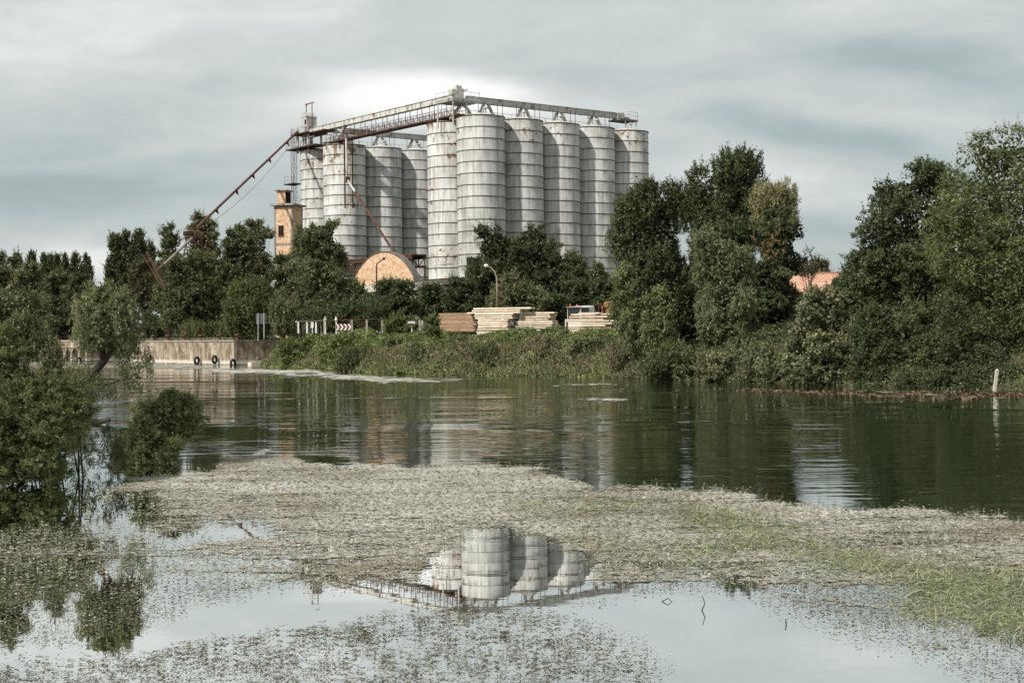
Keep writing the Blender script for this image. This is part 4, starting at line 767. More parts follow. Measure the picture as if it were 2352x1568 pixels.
# ------------------------------------------------------------------ timber yard
UT = np.array([.88, -.475, 0]); WT = np.array([.475, .88, 0])
cz5 = lambda z: 992.3 + z * .2344
cy5 = lambda z: 551.3 + z * .2344
def stack(label_kind, layers, D, px_c, th, mat, name, rows=2, grp='', depth=.3):
    ctr = at(px_c, 740, D); nT = np.array([-UT[1], UT[0]])
    for li, (yc, x0, x1) in enumerate(layers):
        P0 = onplane(cz5(x0), cy5(yc), WT[:2], ctr); P1 = onplane(cz5(x1), cy5(yc), WT[:2], ctr); Lg = (P1 - P0) @ UT
        for k in range(rows):
            m = MB(); jx, jl = rng.uniform(-.14, .14) + k * .03, rng.uniform(-.1, .1) if k else 0
            zc = (P0[2] + P1[2]) / 2; tilt = (P1[2] - P0[2]) * .25
            m.frame(np.array([P0[0], P0[1], zc - th / 2]) + UT * jx + WT * (k * (depth + .015) + rng.uniform(0, .04)), unit(UT * Lg + np.array([0, 0, tilt])), WT, (0, 0, 1), Lg + jl, depth, th * rng.uniform(.8, 1.05))
            o = m.build(name, mat); tag(o, label_kind, name.split('_')[-1], grp)
g1 = [(718 + k * 9.2, 62 + rng.uniform(-8, 14) + k * .8, 415 + rng.uniform(-14, 10)) for k in range(20)]
stack('thin brown weathered plank in the low stack left of the pale timber', g1, 133, 1048, .075, TIMBO, 'timber_plank', 2, 'weathered planks in the leftmost stack', .5)
g2 = [(667, 395, 955), (688, 392, 862), (708, 345, 862), (722, 410, 785), (742, 415, 785), (762, 420, 785), (782, 448, 742), (799, 450, 738), (816, 447, 742), (833, 452, 740), (850, 450, 728), (872, 440, 742), (895, 430, 742), (912, 432, 736)]
stack('pale sawn beam in the tallest timber stack, next to the brown planks', g2, 130, 1145, .135, TIMB, 'timber_beam', 2, 'beams in the tallest stack', .55)
g3 = [(712, 870, 1182), (733, 862, 1160), (752, 850, 1148), (774, 862, 1145), (797, 822, 1182), (817, 818, 1178), (838, 824, 1182), (857, 822, 1180), (882, 800, 1215), (905, 800, 1212)]
stack('pale sawn beam in the middle timber stack between the tallest stack and the truck', g3, 129, 1228, .135, TIMB, 'timber_beam', 2, 'beams in the middle stack', .55)
g4 = [(727, 1345, 1590), (750, 1335, 1745), (776, 1310, 1682), (792, 1300, 1775), (815, 1332, 1750), (836, 1368, 1705), (862, 1340, 1762), (884, 1350, 1725), (903, 1352, 1720), (714, 1420, 1625)]
stack('pale sawn beam in the timber stack in front of the white truck cab', g4, 128, 1355, .135, TIMB, 'timber_beam', 2, 'beams in front of the truck', .55)
g5 = [(722, 1650, 1850), (735, 1760, 2140), (757, 1745, 2120), (780, 1790, 2140), (806, 1800, 2110), (832, 1780, 2130), (858, 1790, 2120), (880, 1740, 2100)]
stack('pale sawn beam in the timber stack behind the hanging vines', g5, 131, 1450, .135, TIMB, 'timber_beam', 2, 'beams behind the vines', .55)

# truck behind the timber
TD = 141.0; tc0 = at(1306, 735, TD); t = thing('truck', 'white truck cab with dark windscreen behind the timber', 'truck', (tc0[0] + 1.4, TD + 1, 3))
ux = np.array([.86, -.51, 0]); uy = np.array([.51, .86, 0]); ztop = at(1340, 701, TD)[2]
ox = at(1306, 720, TD + 1.1); ox[2] = 0
# cab seen at an angle: windscreen side faces left-front, door side faces right-front
fx = np.array([.72, .0, 0]); 
def ck(p, q, h): return ox + np.array([1, 0, 0]) * p + np.array([0, 1, 0]) * q + np.array([0, 0, h])
c_ = [at(1303, 740, TD + .6), at(1334, 740, TD), at(1366, 740, TD + 1.3)]; f0, f1, f2 = [q * [1, 1, 0] for q in c_]; f3 = f0 + f2 - f1
m = MB(); zb_ = 3.9
V = [f0 + [0, 0, zb_], f1 + [0, 0, zb_], f2 + [0, 0, zb_], f3 + [0, 0, zb_], f0 + [.02, 0, ztop - .2], f1 + [0, .02, ztop - .2], f2 + [-.02, 0, ztop - .15], f3 + [0, -.02, ztop - .15], f0 + [.12, .1, ztop - .12], f1 + [.0, .2, ztop - .05], f2 + [-.15, 0, ztop], f3 + [0, -.15, ztop - .05]]
m.add(V, [(0, 1, 5, 4), (1, 2, 6, 5), (2, 3, 7, 6), (3, 0, 4, 7), (4, 5, 9, 8), (5, 6, 10, 9), (6, 7, 11, 10), (7, 4, 8, 11), (8, 9, 10, 11)]); cabb = m.build('cab', WHITE, t)
def pane(name, p, q, z0, z1, inset, par, mt):
    d = q - p; n_ = unit(np.cross(np.array([0, 0, 1.0]), d)) * -1; a, b = p + d * inset[0] - n_ * -.03, p + d * inset[1] - n_ * -.03
    m = MB(); m.add([a + [0, 0, z0], b + [0, 0, z0], b + [0, 0, z1], a + [0, 0, z1], a + [0, 0, z0] - n_ * .05, b + [0, 0, z0] - n_ * .05, b + [0, 0, z1] - n_ * .05, a + [0, 0, z1] - n_ * .05], [(0, 1, 2, 3), (0, 4, 5, 1), (1, 5, 6, 2), (2, 6, 7, 3), (3, 7, 4, 0)]); return m.build(name, mt, par)
pane('windscreen', f0, f1, ztop - 1.6, ztop - .20, (.05, .93), t, GLASS); pane('side_window', f1, f2, ztop - 1.25, ztop - .22, (.08, .58), t, GLASS)
m = MB(); pp = f0 * .0 + f0; m.bar(f0 + [-.05, -.12, ztop - .17], f1 + [0, -.12, ztop - .15], .26, .08); m.build('sun_visor', simple('grey_visor', (.30, .30, .29), (.2, .2, .2), 2), t)
for k in (.25, .75): q = f0 * (1 - k) + f1 * k + [.0, .25, ztop - .08]; MB().lathe([(.09, 0), (.09, .14), (.03, .2), (.01, .21)], q, 10).build('beacon', ORANGE, t)
m = MB(); q = f0 + np.array([-.18, -.15, ztop - 2.1]); m.box(q, .10, .22, .75); m.box(q - [0, 0, .5], .10, .22, .4); m.build('mirror', WHITE, t)
m = MB(); m.tube([f2 + [-.1, .0, ztop - .1], f2 + [.05, 0, ztop + .45]], .05, 6); m.build('exhaust', RUST, t)
bd = f2 + np.array([.3, 1.0, 0]); m = MB(); m.frame(bd + [0, 0, 3.9], (.97, .2, 0), (-.2, .97, 0), (0, 0, 1), 5.2, 2.2, .3); [m.bar(bd + np.array([.97, .2, 0]) * s_ + [0, 0, 4.1], bd + np.array([.97, .2, 0]) * s_ + [0, 0, 6.3], .1) for s_ in (.2, 2.4, 5.0)]; m.build('load_bed', RUSTD, t)
for s_ in (.8, 3.6, -1.0): q = bd + np.array([.97, .2, 0]) * s_; m = tyre_mesh(); m.v = [(q[0] + a * 1.0, q[1] - .1 + b, 3.5 + c__) for a, b, c__ in m.v]; m.build('wheel', RUBBER, t)
for k, (x, y, txt) in enumerate([(1392, 699, 'topmost brown log on the truck, beside the vines'), (1398, 708, 'middle brown log of the truck load'), (1397, 715, 'lowest brown log of the truck load, just above the timber beams')]):
    q = at(x, y, TD + .8); tag(MB().tube([q, q + [.15, .2, 0], q + [2.6, 1.6, .1]], [.30, .32, .30], 12).build('log', LOG), txt, 'log', 'logs on the truck')
m = MB(); q = at(1383.5, 716, TD); m.tube([q - [0, 0, .6], q + [0, 0, .62]], .07, 8); tag(m.build('stake', RED), 'short red stake standing between the truck cab and the logs', 'stake')

# ------------------------------------------------------------------ trees
G_FARP = 'distant poplars in a row at the far left'
for x0, x1, yt, txt in [(-14, 18, 587, 'distant poplar cut by the left edge of the picture'), (58, 86, 584, 'distant poplar right of the rounded green treetop'), (90, 112, 592, 'distant poplar, wider left one of a touching pair'), (111, 125, 592, 'narrow distant poplar, right one of a touching pair'), (123, 137, 593, 'narrow distant poplar left of the three stout ones'), (136, 160, 591, 'first of the three stout distant poplars'), (160, 184, 590, 'second of the three stout distant poplars'), (185, 211, 593, 'last distant poplar at the right end of the far row')]:
    h = 665 - yt; wd = (x1 - x0) / 2; xc = (x0 + x1) / 2
    tree('poplar_tree', txt, 'tree', [(yt, xc - wd * .2, xc + wd * .2), (yt + h * .12, xc - wd * .6, xc + wd * .6), (yt + h * .4, xc - wd, xc + wd), (yt + h * .8, xc - wd * .95, xc + wd * .95), (yt + h, xc - wd * .7, xc + wd * .7)], 400, 'dark', 'up', 2.3, 2.0, .3, group=G_FARP)
for x0, x1, yt, txt in [(243, 284, 541, 'left poplar of the dark clump behind the lattice boom'), (268, 312, 537, 'second poplar of the dark clump behind the lattice boom'), (296, 338, 534, 'tallest poplar of the dark clump behind the lattice boom'), (328, 358, 562, 'shortest poplar at the right end of the dark clump')]:
    h = 690 - yt; wd = (x1 - x0) / 2; xc = (x0 + x1) / 2
    tree('poplar_tree', txt, 'tree', [(yt, xc - wd * .25, xc + wd * .25), (yt + h * .08, xc - wd * .65, xc + wd * .65), (yt + h * .3, xc - wd, xc + wd), (yt + h * .8, xc - wd * 1.1, xc + wd * 1.1), (yt + h, xc - wd, xc + wd)], 300, 'dark', 'up', 2.4, 2.2, .26, group='poplars behind the lattice boom')
def rnd(yt, yb, x0, x1, p=.5):
    h = yb - yt; wd = (x1 - x0) / 2; xc = (x0 + x1) / 2; tx = x0 + (x1 - x0) * p
    return [(yt, tx - wd * .3, tx + wd * .3), (yt + h * .12, xc - wd * .72, xc + wd * .72), (yt + h * .35, x0, x1), (yt + h * .65, x0 + wd * .04, x1 - wd * .04), (yt + h * .88, xc - wd * .85, xc + wd * .85), (yb, xc - wd * .6, xc + wd * .6)]
GB = 'trees on the far bank'
n = 26000; xw = np.r_[rng.uniform(-140, 40, 13000), rng.uniform(20, 120, 13000)]; yw = np.r_[rng.uniform(262, 285, 13000), rng.uniform(170, 190, 13000)]; hw_ = 5.2 + 1.6 * np.sin(xw * .31) + 1.1 * np.sin(xw * .83 + 1); zw = 2.8 + rng.random(n) * hw_; Pw = np.c_[xw, yw, zw]
tag(quads('woods', leaf_quads(Pw, unit(rng.normal(size=(n, 3)) + np.array([0, -.4, .3])), rng.normal(size=(n, 3)), np.full(n, 1.0), np.full(n, .62)), rng.random(n) * .7, LEAF['dark']), kind='stuff')
tree('round_tree', 'rounded darker green treetop among the distant poplars', 'tree', rnd(582, 660, 16, 64), 380, 'mid', leaf=2.4, clump=.2, group=GB)
tree('pale_tree', 'pale green tree at the left edge below the distant poplars', 'tree', rnd(612, 740, -50, 42), 245, 'olive', leaf=2.3, clump=.16, group=GB)
tree('pale_tree', 'pale feathery tree top below the touching pair of poplars', 'tree', rnd(606, 745, 22, 106, .6), 240, 'olive', leaf=2.3, clump=.15, group=GB)
tree('round_tree', 'mid green tree below the stout distant poplars', 'tree', rnd(618, 740, 92, 168), 236, 'mid', leaf=2.3, clump=.15, group=GB)
tree('round_tree', 'dark round tree below the last distant poplar', 'tree', rnd(630, 745, 150, 214), 232, 'dark', leaf=2.3, clump=.16, group=GB)
tree('bush_tree', 'light green bushy tree just left of the leaning willow top', 'tree', rnd(645, 745, 172, 238), 226, 'olive', leaf=2.3, clump=.16, group=GB)
tree('willow_tree', 'drooping grey-green willow at the left edge in front of the open pier', 'tree', [(668, 20, 80), (680, -30, 105), (710, -60, 115), (750, -70, 124), (785, -60, 128), (802, -40, 110)], 150, 'olive', 'droop', 2.3, 2.1, .14, group=GB, base_z=1.5)
tree('brown_tree', 'dark tree with brown-tinged top between willow and leaning tree', 'tree', rnd(663, 785, 98, 184, .45), 238, 'brown', leaf=2.3, clump=.15, group=GB)
tree('bare_tree', 'thin brownish tree with a visible bare trunk under the lattice boom', 'tree', [(598, 318, 346), (612, 298, 353), (637, 287, 358), (664, 290, 358), (692, 298, 358), (711, 318, 353), (722, 328, 348)], 200, 'brown', 'up', 2.1, 1.3, .16, base_px=339, group=GB, gaps=.1, trunk_r=.3)
tree('tall_tree', 'tall grey-green tree left of the derelict frame', 'tree', [(517, 381, 394), (525, 373, 405), (550, 368, 410), (574, 362, 418), (600, 356, 420), (660, 354, 424), (700, 360, 424)], 222, 'mid', leaf=2.4, clump=.19, group=GB)
tree('tall_tree', 'thin-topped tree right behind the derelict frame', 'tree', [(487, 450, 460), (500, 442, 474), (514, 432, 494), (530, 428, 503), (560, 430, 510), (610, 430, 512), (650, 432, 510)], 228, 'olive', leaf=2.3, cover=1.5, clump=.15, group=GB, gaps=.22)
tree('round_tree', 'broad very dark tree in front of the derelict frame', 'tree', [(577, 432, 468), (588, 392, 486), (608, 366, 500), (651, 356, 508), (692, 351, 513), (728, 354, 513), (748, 372, 500)], 192, 'mid', leaf=2.4, clump=.14, lobes=46, group=GB)
tree('round_tree', 'dark green tree between the derelict frame and the tower', 'tree', [(517, 538, 560), (528, 524, 575), (548, 508, 585), (580, 498, 590), (620, 494, 592), (670, 494, 590), (730, 500, 585)], 204, 'mid', leaf=2.4, clump=.16, group=GB)
tree('tall_tree', 'loose grey-green tree touching the left side of the brick tower', 'tree', [(503, 578, 606), (513, 564, 618), (535, 556, 626), (560, 552, 628), (590, 555, 628), (640, 560, 628), (680, 560, 622)], 210, 'olive', leaf=2.3, cover=1.7, clump=.16, group=GB, gaps=.15)
tree('round_tree', 'dark tree at the foot of the brick tower', 'tree', [(590, 640, 668), (604, 628, 690), (630, 612, 700), (670, 605, 700), (720, 605, 690), (752, 615, 680)], 194, 'dark', leaf=2.4, clump=.17, group=GB)
tree('feathery_bush', 'yellow-green feathery bush behind the grey square sign', 'bush', [(641, 576, 600), (654, 548, 615), (676, 527, 626), (704, 508, 629), (732, 514, 628), (757, 526, 616), (772, 540, 606)], 172, 'bright', 'up', 2.2, 2.0, .13, group=GB)
tree('round_tree', 'green tree in front of the laddered silo', 'tree', [(504, 752, 776), (514, 735, 783), (524, 705, 784), (545, 696, 786), (577, 680, 797), (598, 675, 798), (620, 677, 790), (660, 690, 780)], 197, 'mid', leaf=2.4, clump=.15, group=GB)
tree('slender_tree', 'slender pale tree against the dark side of the brick tower', 'tree', [(522, 680, 690), (540, 674, 697), (570, 670, 699), (605, 664, 697), (640, 668, 695)], 193, 'silver', 'up', 2.1, 1.5, .3, group=GB)
tree('round_tree', 'light green tree below the slender pale one', 'tree', [(598, 672, 700), (612, 650, 726), (636, 638, 735), (670, 636, 740), (710, 645, 738), (738, 655, 725)], 178, 'olive', leaf=2.3, clump=.15, group=GB)
tree('round_tree', 'big rounded green tree left of the brick arch shed', 'tree', [(594, 732, 768), (606, 706, 790), (620, 690, 815), (640, 684, 826), (664, 684, 843), (692, 688, 850), (718, 692, 850), (738, 705, 840)], 172, 'mid', leaf=2.4, clump=.13, group=GB)
tree('feathery_bush', 'small feathery bush right of the grey square sign', 'bush', rnd(690, 768, 618, 690), 160, 'olive', 'up', 2.2, 2.0, .15, group=GB)
tree('dark_shrub', 'dark shrub right below the brick arch shed', 'shrub', [(641, 905, 930), (652, 872, 950), (668, 850, 962), (700, 842, 970), (735, 845, 968)], 170, 'dark', leaf=2.4, clump=.15, group=GB)
tree('dark_shrub', 'dark climbing shrub beside the platform column', 'shrub', [(652, 975, 1010), (670, 962, 1020), (700, 958, 1022), (735, 962, 1018)], 176, 'dark', leaf=2.4, clump=.2, group=GB)
tree('dark_shrub', 'dark shrub filling the ground below the big rounded tree', 'shrub', [(690, 700, 880), (710, 690, 900), (735, 690, 905), (752, 700, 900)], 166, 'dark', leaf=2.4, clump=.12, group=GB, trunk=False)
tree('round_tree', 'left of the two big dark trees in front of the right silos', 'tree', [(517, 1098, 1112), (524, 1094, 1155), (538, 1089, 1175), (565, 1079, 1195), (595, 1073, 1203), (630, 1064, 1206), (670, 1060, 1205), (710, 1068, 1195)], 184, 'dark', leaf=2.4, clump=.13, group=GB)
tree('round_tree', 'right and taller of the two big dark trees in front of the right silos', 'tree', [(510, 1205, 1242), (518, 1190, 1262), (543, 1172, 1277), (575, 1165, 1292), (600, 1165, 1306), (640, 1170, 1322), (690, 1175, 1325), (715, 1185, 1315)], 182, 'dark', leaf=2.4, clump=.13, group=GB)
tree('round_tree', 'small loose tree at the right foot of the two big dark ones', 'tree', [(577, 1308, 1322), (592, 1298, 1340), (620, 1292, 1350), (660, 1292, 1352), (700, 1295, 1345)], 186, 'mid', leaf=2.4, clump=.2, group=GB)
tree('round_tree', 'small round tree before the foot of the fourth right silo', 'tree', rnd(606, 690, 1350, 1403), 182, 'mid', leaf=2.4, clump=.2, group=GB)
tree('dark_shrub', 'dark shrub behind the brown planks, left of the lamp', 'shrub', [(636, 1040, 1075), (655, 1024, 1095), (690, 1018, 1102), (722, 1022, 1098)], 174, 'dark', leaf=2.4, clump=.16, group=GB)
tree('dark_shrub', 'dark leaf mass for the shaded platform and plants behind the white truck cab', 'shrub', [(643, 1298, 1360), (660, 1290, 1368), (690, 1288, 1368), (730, 1292, 1362)], 172, 'dark', leaf=2.4, clump=.16, group=GB)  # this and the next: dark leaves stand in for the shaded platform and plants
tree('dark_shrub', 'dark leaf mass for the shaded platform and plants behind the logs and vines', 'shrub', [(643, 1360, 1425), (660, 1352, 1430), (690, 1350, 1430), (730, 1352, 1425)], 171, 'dark', leaf=2.4, clump=.16, group=GB)
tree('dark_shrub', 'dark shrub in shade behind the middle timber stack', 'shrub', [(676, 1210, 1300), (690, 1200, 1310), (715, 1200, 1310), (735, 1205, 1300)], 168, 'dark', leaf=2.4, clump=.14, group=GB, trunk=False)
tree('light_shrub', 'sunlit light green shrub below the white lamp head', 'shrub', [(632, 1150, 1166), (642, 1146, 1200), (655, 1140, 1244), (673, 1130, 1250), (692, 1122, 1258), (715, 1124, 1256)], 153, 'olive', leaf=2.6, clump=.13, group=GB)
tree('ivy_shrub', 'ivy mound over the fence end, left of the bird box', 'shrub', [(724, 905, 955), (732, 888, 962), (745, 880, 965), (765, 884, 960)], 143, 'ivy', leaf=2.2, clump=.16, group=GB, trunk=False)
tree('ivy_shrub', 'ivy mound against the left end of the brown planks', 'shrub', [(728, 982, 1000), (740, 976, 1008), (760, 972, 1012), (778, 978, 1008)], 131, 'ivy', leaf=2.2, clump=.22, group=GB, trunk=False)
tree('green_weeds', 'bank of tall green weeds on the quay below the orange barrier', 'weeds', [(744, 432, 520), (750, 418, 540), (760, 408, 556), (771, 410, 560)], 184, 'bright', 'up', 2.2, 2.4, .08, group=GB, trunk=False, base_z=2.9)
tree('dry_brush', 'brown dry brush on the quay beside the sign poles', 'weeds', [(752, 570, 585), (760, 552, 592), (770, 540, 592), (776, 545, 590)], 172, 'brown', 'up', 2.0, 1.6, .12, group=GB, trunk=False, base_z=2.9, gaps=.1)
tree('dark_shrub', 'round dark bush left of the white railing', 'shrub', [(726, 340, 360), (735, 328, 375), (750, 326, 382), (766, 332, 380)], 196, 'dark', leaf=2.4, clump=.16, group=GB)
tree('distant_tree', 'small distant tree above the red tiled roof', 'tree', rnd(598, 645, 1855, 1908), 240, 'brown', leaf=2.2, clump=.18, group=GB)
tree('sapling', 'sparse thin-leaved sapling left of the red tiled roof', 'tree', [(572, 1850, 1868), (588, 1842, 1880), (610, 1838, 1878), (640, 1838, 1870)], 146, 'brown', 'clump', 2.0, .35, .14, group=GB, gaps=.45)
tree('dark_shrub', 'dark shrub on the right end of the red tiled roof', 'shrub', [(636, 1915, 1940), (648, 1900, 1965), (690, 1896, 1972), (730, 1900, 1970)], 124, 'dark', leaf=2.4, clump=.2, lobes=40, group=GB)
GR = 'trees along the right bank'
tree('dark_tree', 'tall dark rounded tree at the water with vines on its lower left', 'tree', [(420, 1534, 1548), (430, 1506, 1570), (452, 1454, 1582), (500, 1419, 1590), (556, 1405, 1594), (593, 1408, 1598), (640, 1430, 1602), (700, 1442, 1604), (770, 1462, 1602), (845, 1478, 1600)], 108, 'dark', 'up', 2.9, 3.2, lobes=60, clump=.11, base_z=1.6, group=GR)
tree('tall_tree', 'tallest upright tree of the right cluster, spiky twin tops', 'tree', [(348, 1658, 1668), (358, 1622, 1704), (378, 1612, 1755), (400, 1604, 1766), (428, 1580, 1764), (462, 1577, 1738), (518, 1584, 1730), (580, 1590, 1728), (640, 1600, 1720)], 124, 'dark', 'up', 2.6, 2.6, lobes=50, clump=.10, group=GR, gaps=.1)
tree('silver_willow', 'pale silver-green willow hanging down in front of the dark trees', 'tree', [(522, 1604, 1640), (535, 1594, 1706), (575, 1591, 1720), (631, 1602, 1732), (687, 1606, 1732), (743, 1608, 1718), (785, 1612, 1700), (820, 1630, 1680)], 102, 'silver', 'droop', 2.3, 2.1, .10, base_z=1.3, group=GR)
tree('dry_topped_tree', 'pale dry treetop sticking out of the ivy-covered tree', 'tree', [(416, 1760, 1824), (432, 1732, 1832), (470, 1723, 1835), (508, 1728, 1830), (550, 1738, 1812), (590, 1748, 1788)], 114, 'pale', 'up', 2.0, 1.5, .11, group=GR, gaps=.12)
def autumn(root, cen, rr, L):
    b = at(1767, 568, 104.0); cc = b + rng.normal(size=(26, 3)) * np.array([.55, .4, .85]); V, T = clump_leaves(cc, np.full(26, .28), 26, L, 'clump'); quads('autumn_leaves', V, T, LEAF['orange'], root, BASE[root.name])
tree('ivy_covered_tree', 'dark ivy-covered tree with a patch of orange leaves', 'tree', [(476, 1768, 1828), (498, 1754, 1844), (526, 1732, 1849), (575, 1727, 1846), (631, 1727, 1844), (668, 1716, 1834), (743, 1708, 1822), (810, 1700, 1812), (862, 1705, 1800)], 109, 'dark', 'clump', 2.5, 2.6, .10, base_z=1.4, group=GR, extra=autumn)
tree('hanging_vine', 'sunlit pale green vine curtain hanging at the left of the dark tree', 'vine', [(608, 1420, 1450), (640, 1416, 1462), (690, 1404, 1466), (720, 1402, 1470), (760, 1424, 1474), (800, 1440, 1482)], 104, 'vine', 'droop', 2.7, 2.2, .16, trunk=False, base_z=2, group=GR)
tree('hanging_vine', 'vine with big leaves trailing down to the reeds', 'vine', [(660, 1492, 1528), (690, 1474, 1548), (730, 1466, 1552), (780, 1484, 1550), (830, 1500, 1572), (868, 1510, 1580)], 102.5, 'vine', 'droop', 2.8, 1.4, .13, trunk=False, base_z=.8, group=GR, gaps=.2)
tree('broad_leaved_bush', 'broad-leaved pale olive bush at the water under the red roof', 'bush', [(660, 1872, 1922), (678, 1838, 1946), (724, 1809, 1956), (769, 1815, 1970), (821, 1800, 1996), (862, 1800, 2000), (884, 1830, 1990)], 89, 'olive', 'clump', 3.4, 2.4, .11, base_z=.8, group=GR, aspect=.7)
tree('round_tree', 'big round dark green tree right of the red roof', 'tree', [(371, 2100, 2140), (388, 2056, 2170), (420, 2020, 2180), (452, 1996, 2192), (518, 1967, 2214), (587, 1960, 2214), (640, 1946, 2195), (700, 1934, 2160), (770, 1945, 2130), (850, 1960, 2110)], 92, 'dark', 'clump', 3.1, 4.2, lobes=80, clump=.09, base_z=1.4, group=GR)
tree('locust_tree', 'tall bright green tree with layered sprays at the right edge', 'tree', [(287, 2304, 2318), (300, 2280, 2345), (316, 2240, 2375), (353, 2215, 2390), (400, 2188, 2420), (452, 2150, 2460), (490, 2142, 2480), (545, 2114, 2490), (604, 2132, 2500), (660, 2168, 2500), (720, 2176, 2500), (800, 2186, 2500), (862, 2200, 2490)], 84, 'bright', 'clump', 3.1, 4.4, lobes=84, clump=.085, base_z=1.2, group=GR)
tree('green_bush', 'mid green bush low between the round dark tree and the locust', 'bush', [(690, 2076, 2110), (712, 2060, 2172), (756, 2064, 2182), (800, 2082, 2196), (850, 2104, 2190), (878, 2110, 2180)], 84, 'mid', 'clump', 2.7, 2.4, .13, base_z=.6, group=GR)
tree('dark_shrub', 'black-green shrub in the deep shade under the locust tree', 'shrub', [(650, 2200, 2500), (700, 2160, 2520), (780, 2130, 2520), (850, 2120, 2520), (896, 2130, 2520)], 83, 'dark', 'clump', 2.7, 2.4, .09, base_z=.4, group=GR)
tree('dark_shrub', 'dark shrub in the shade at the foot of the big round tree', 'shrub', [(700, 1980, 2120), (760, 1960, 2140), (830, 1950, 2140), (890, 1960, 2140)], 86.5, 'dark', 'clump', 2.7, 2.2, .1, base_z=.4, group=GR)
tree('low_bush', 'low ivy bush at the waterline left of the silver willow foot', 'bush', [(790, 1492, 1590), (812, 1478, 1606), (845, 1474, 1614), (868, 1490, 1604)], 100, 'mid', 'clump', 2.6, 2.2, .13, base_z=.3, group=GR, trunk=False)
tree('low_bush', 'low broad bush at the waterline under the silver willow', 'bush', [(800, 1620, 1700), (825, 1600, 1725), (855, 1596, 1735), (876, 1610, 1725)], 97, 'olive', 'clump', 2.8, 2.2, .13, base_z=.3, group=GR, trunk=False)
tree('low_bush', 'low pale green bush with dead branches at the water under the ivy-covered tree', 'bush', [(792, 1722, 1790), (812, 1704, 1822), (845, 1700, 1836), (882, 1715, 1830)], 93, 'olive', 'clump', 2.8, 2.2, .13, base_z=.3, group=GR, trunk=False)
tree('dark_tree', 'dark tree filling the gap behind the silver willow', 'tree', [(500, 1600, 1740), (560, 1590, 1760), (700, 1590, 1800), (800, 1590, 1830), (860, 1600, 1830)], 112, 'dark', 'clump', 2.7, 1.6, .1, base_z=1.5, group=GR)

for x0, x1, yt, yb, D_, mt, txt in [(1985, 2070, 838, 889, 85.5, 'dark', 'low bush dipping into the water, coloured dark for the shadow below the big round tree'), (2055, 2140, 846, 893, 83, 'mid', 'low green bush with drooping pale leaves over the water'), (2130, 2215, 842, 896, 81, 'dark', 'low bush at the water, coloured dark for the shadow under the locust sprays'), (2205, 2285, 842, 896, 79.5, 'dark', 'low bush coloured dark for the bank shadow, just left of the leaning pale pole'), (2280, 2385, 838, 897, 79, 'dark', 'low bush coloured dark for the bank shadow, just right of the leaning pale pole')]:  # hanging leaves; the dark ones are coloured to supply the black waterline shadow
    tree('low_bush', txt, 'bush', rnd(yt, yb, x0, x1), D_, mt, 'droop', 2.7, 2.4, .2, trunk=False, base_z=.1, group=GR)
for x0, x1, yt, yb, D_, mt, txt in [(640, 740, 778, 838, 150, 'ivy', 'ivy mound on the bank just right of the quay end'), (735, 830, 770, 845, 141, 'ivy', 'ivy mound on the bank below the arrow sign'), (770, 860, 800, 856, 134, 'mid', 'dark shrub at the waterline below the arrow sign'), (862, 960, 775, 845, 131, 'ivy', 'ivy mound on the bank below the bird box'), (935, 1015, 795, 862, 124, 'mid', 'dark shrub at the waterline below the gate posts'), (1010, 1095, 772, 850, 123, 'ivy', 'ivy mound below the brown planks'), (1085, 1150, 792, 864, 117, 'mid', 'dark shrub at the waterline below the tallest timber stack'), (1190, 1290, 775, 850, 116, 'reed', 'tuft of tall grass below the middle timber stack'), (1300, 1400, 770, 855, 112, 'olive', 'pale bush below the white truck cab'), (1395, 1480, 785, 866, 106, 'reed', 'tuft of tall grass left of the trailing vine')]:
    tree('bank_shrub', txt, 'shrub', rnd(yt, yb, x0, x1, rng.uniform(.3, .7)), D_, mt, 'up' if mt in ('reed', 'mid') else 'clump', 2.3, 2.2, .2, trunk=False, base_z=.5, group='shrubs on the bank below the timber yard')

# foreground willows standing in the water on the left
GF = 'willows in the water at the left'
def twigs(root, cen, rr, L):
    m = MB()
    for k in rng.choice(len(cen), min(14, len(cen)), replace=False):
        c_ = cen[k]; b_ = BASE[root.name] + np.array([rng.uniform(-.9, .9), rng.uniform(-.4, .4), .1]); b_[0] += (c_[0] - b_[0]) * .35; md = (b_ + c_) / 2 + np.array([0, 0, .25]); m.tube([b_, md, c_, c_ + (c_ - md) * .25], [.022, .016, .010, .004], 5)
    m.build('twigs', BARK, root)
tree('willow_bush', 'large dark willow bush in the water at the left edge', 'bush', [(745, -50, 22), (762, -60, 46), (797, -60, 64), (836, -60, 72), (868, -60, 90), (892, -60, 190), (915, -60, 214), (945, -60, 222), (975, -60, 208), (1010, -60, 185), (1050, -60, 172), (1085, -60, 162), (1112, -60, 150)], 33, 'bright', 'clump', 3.2, 3.2, .11, base_z=-.2, base_px=60, trunk=False, group=GF, aspect=.34, lobes=64)
tree('willow_spray', 'loose upright willow spray left of the leaning willow trunk', 'bush', [(786, 110, 136), (815, 98, 140), (845, 92, 136), (872, 90, 190), (900, 100, 200)], 34.5, 'olive', 'droop', 3.8, 1.5, .2, base_z=-.2, base_px=120, trunk=False, group=GF, aspect=.34, gaps=.15, extra=twigs)
TW = 37.0
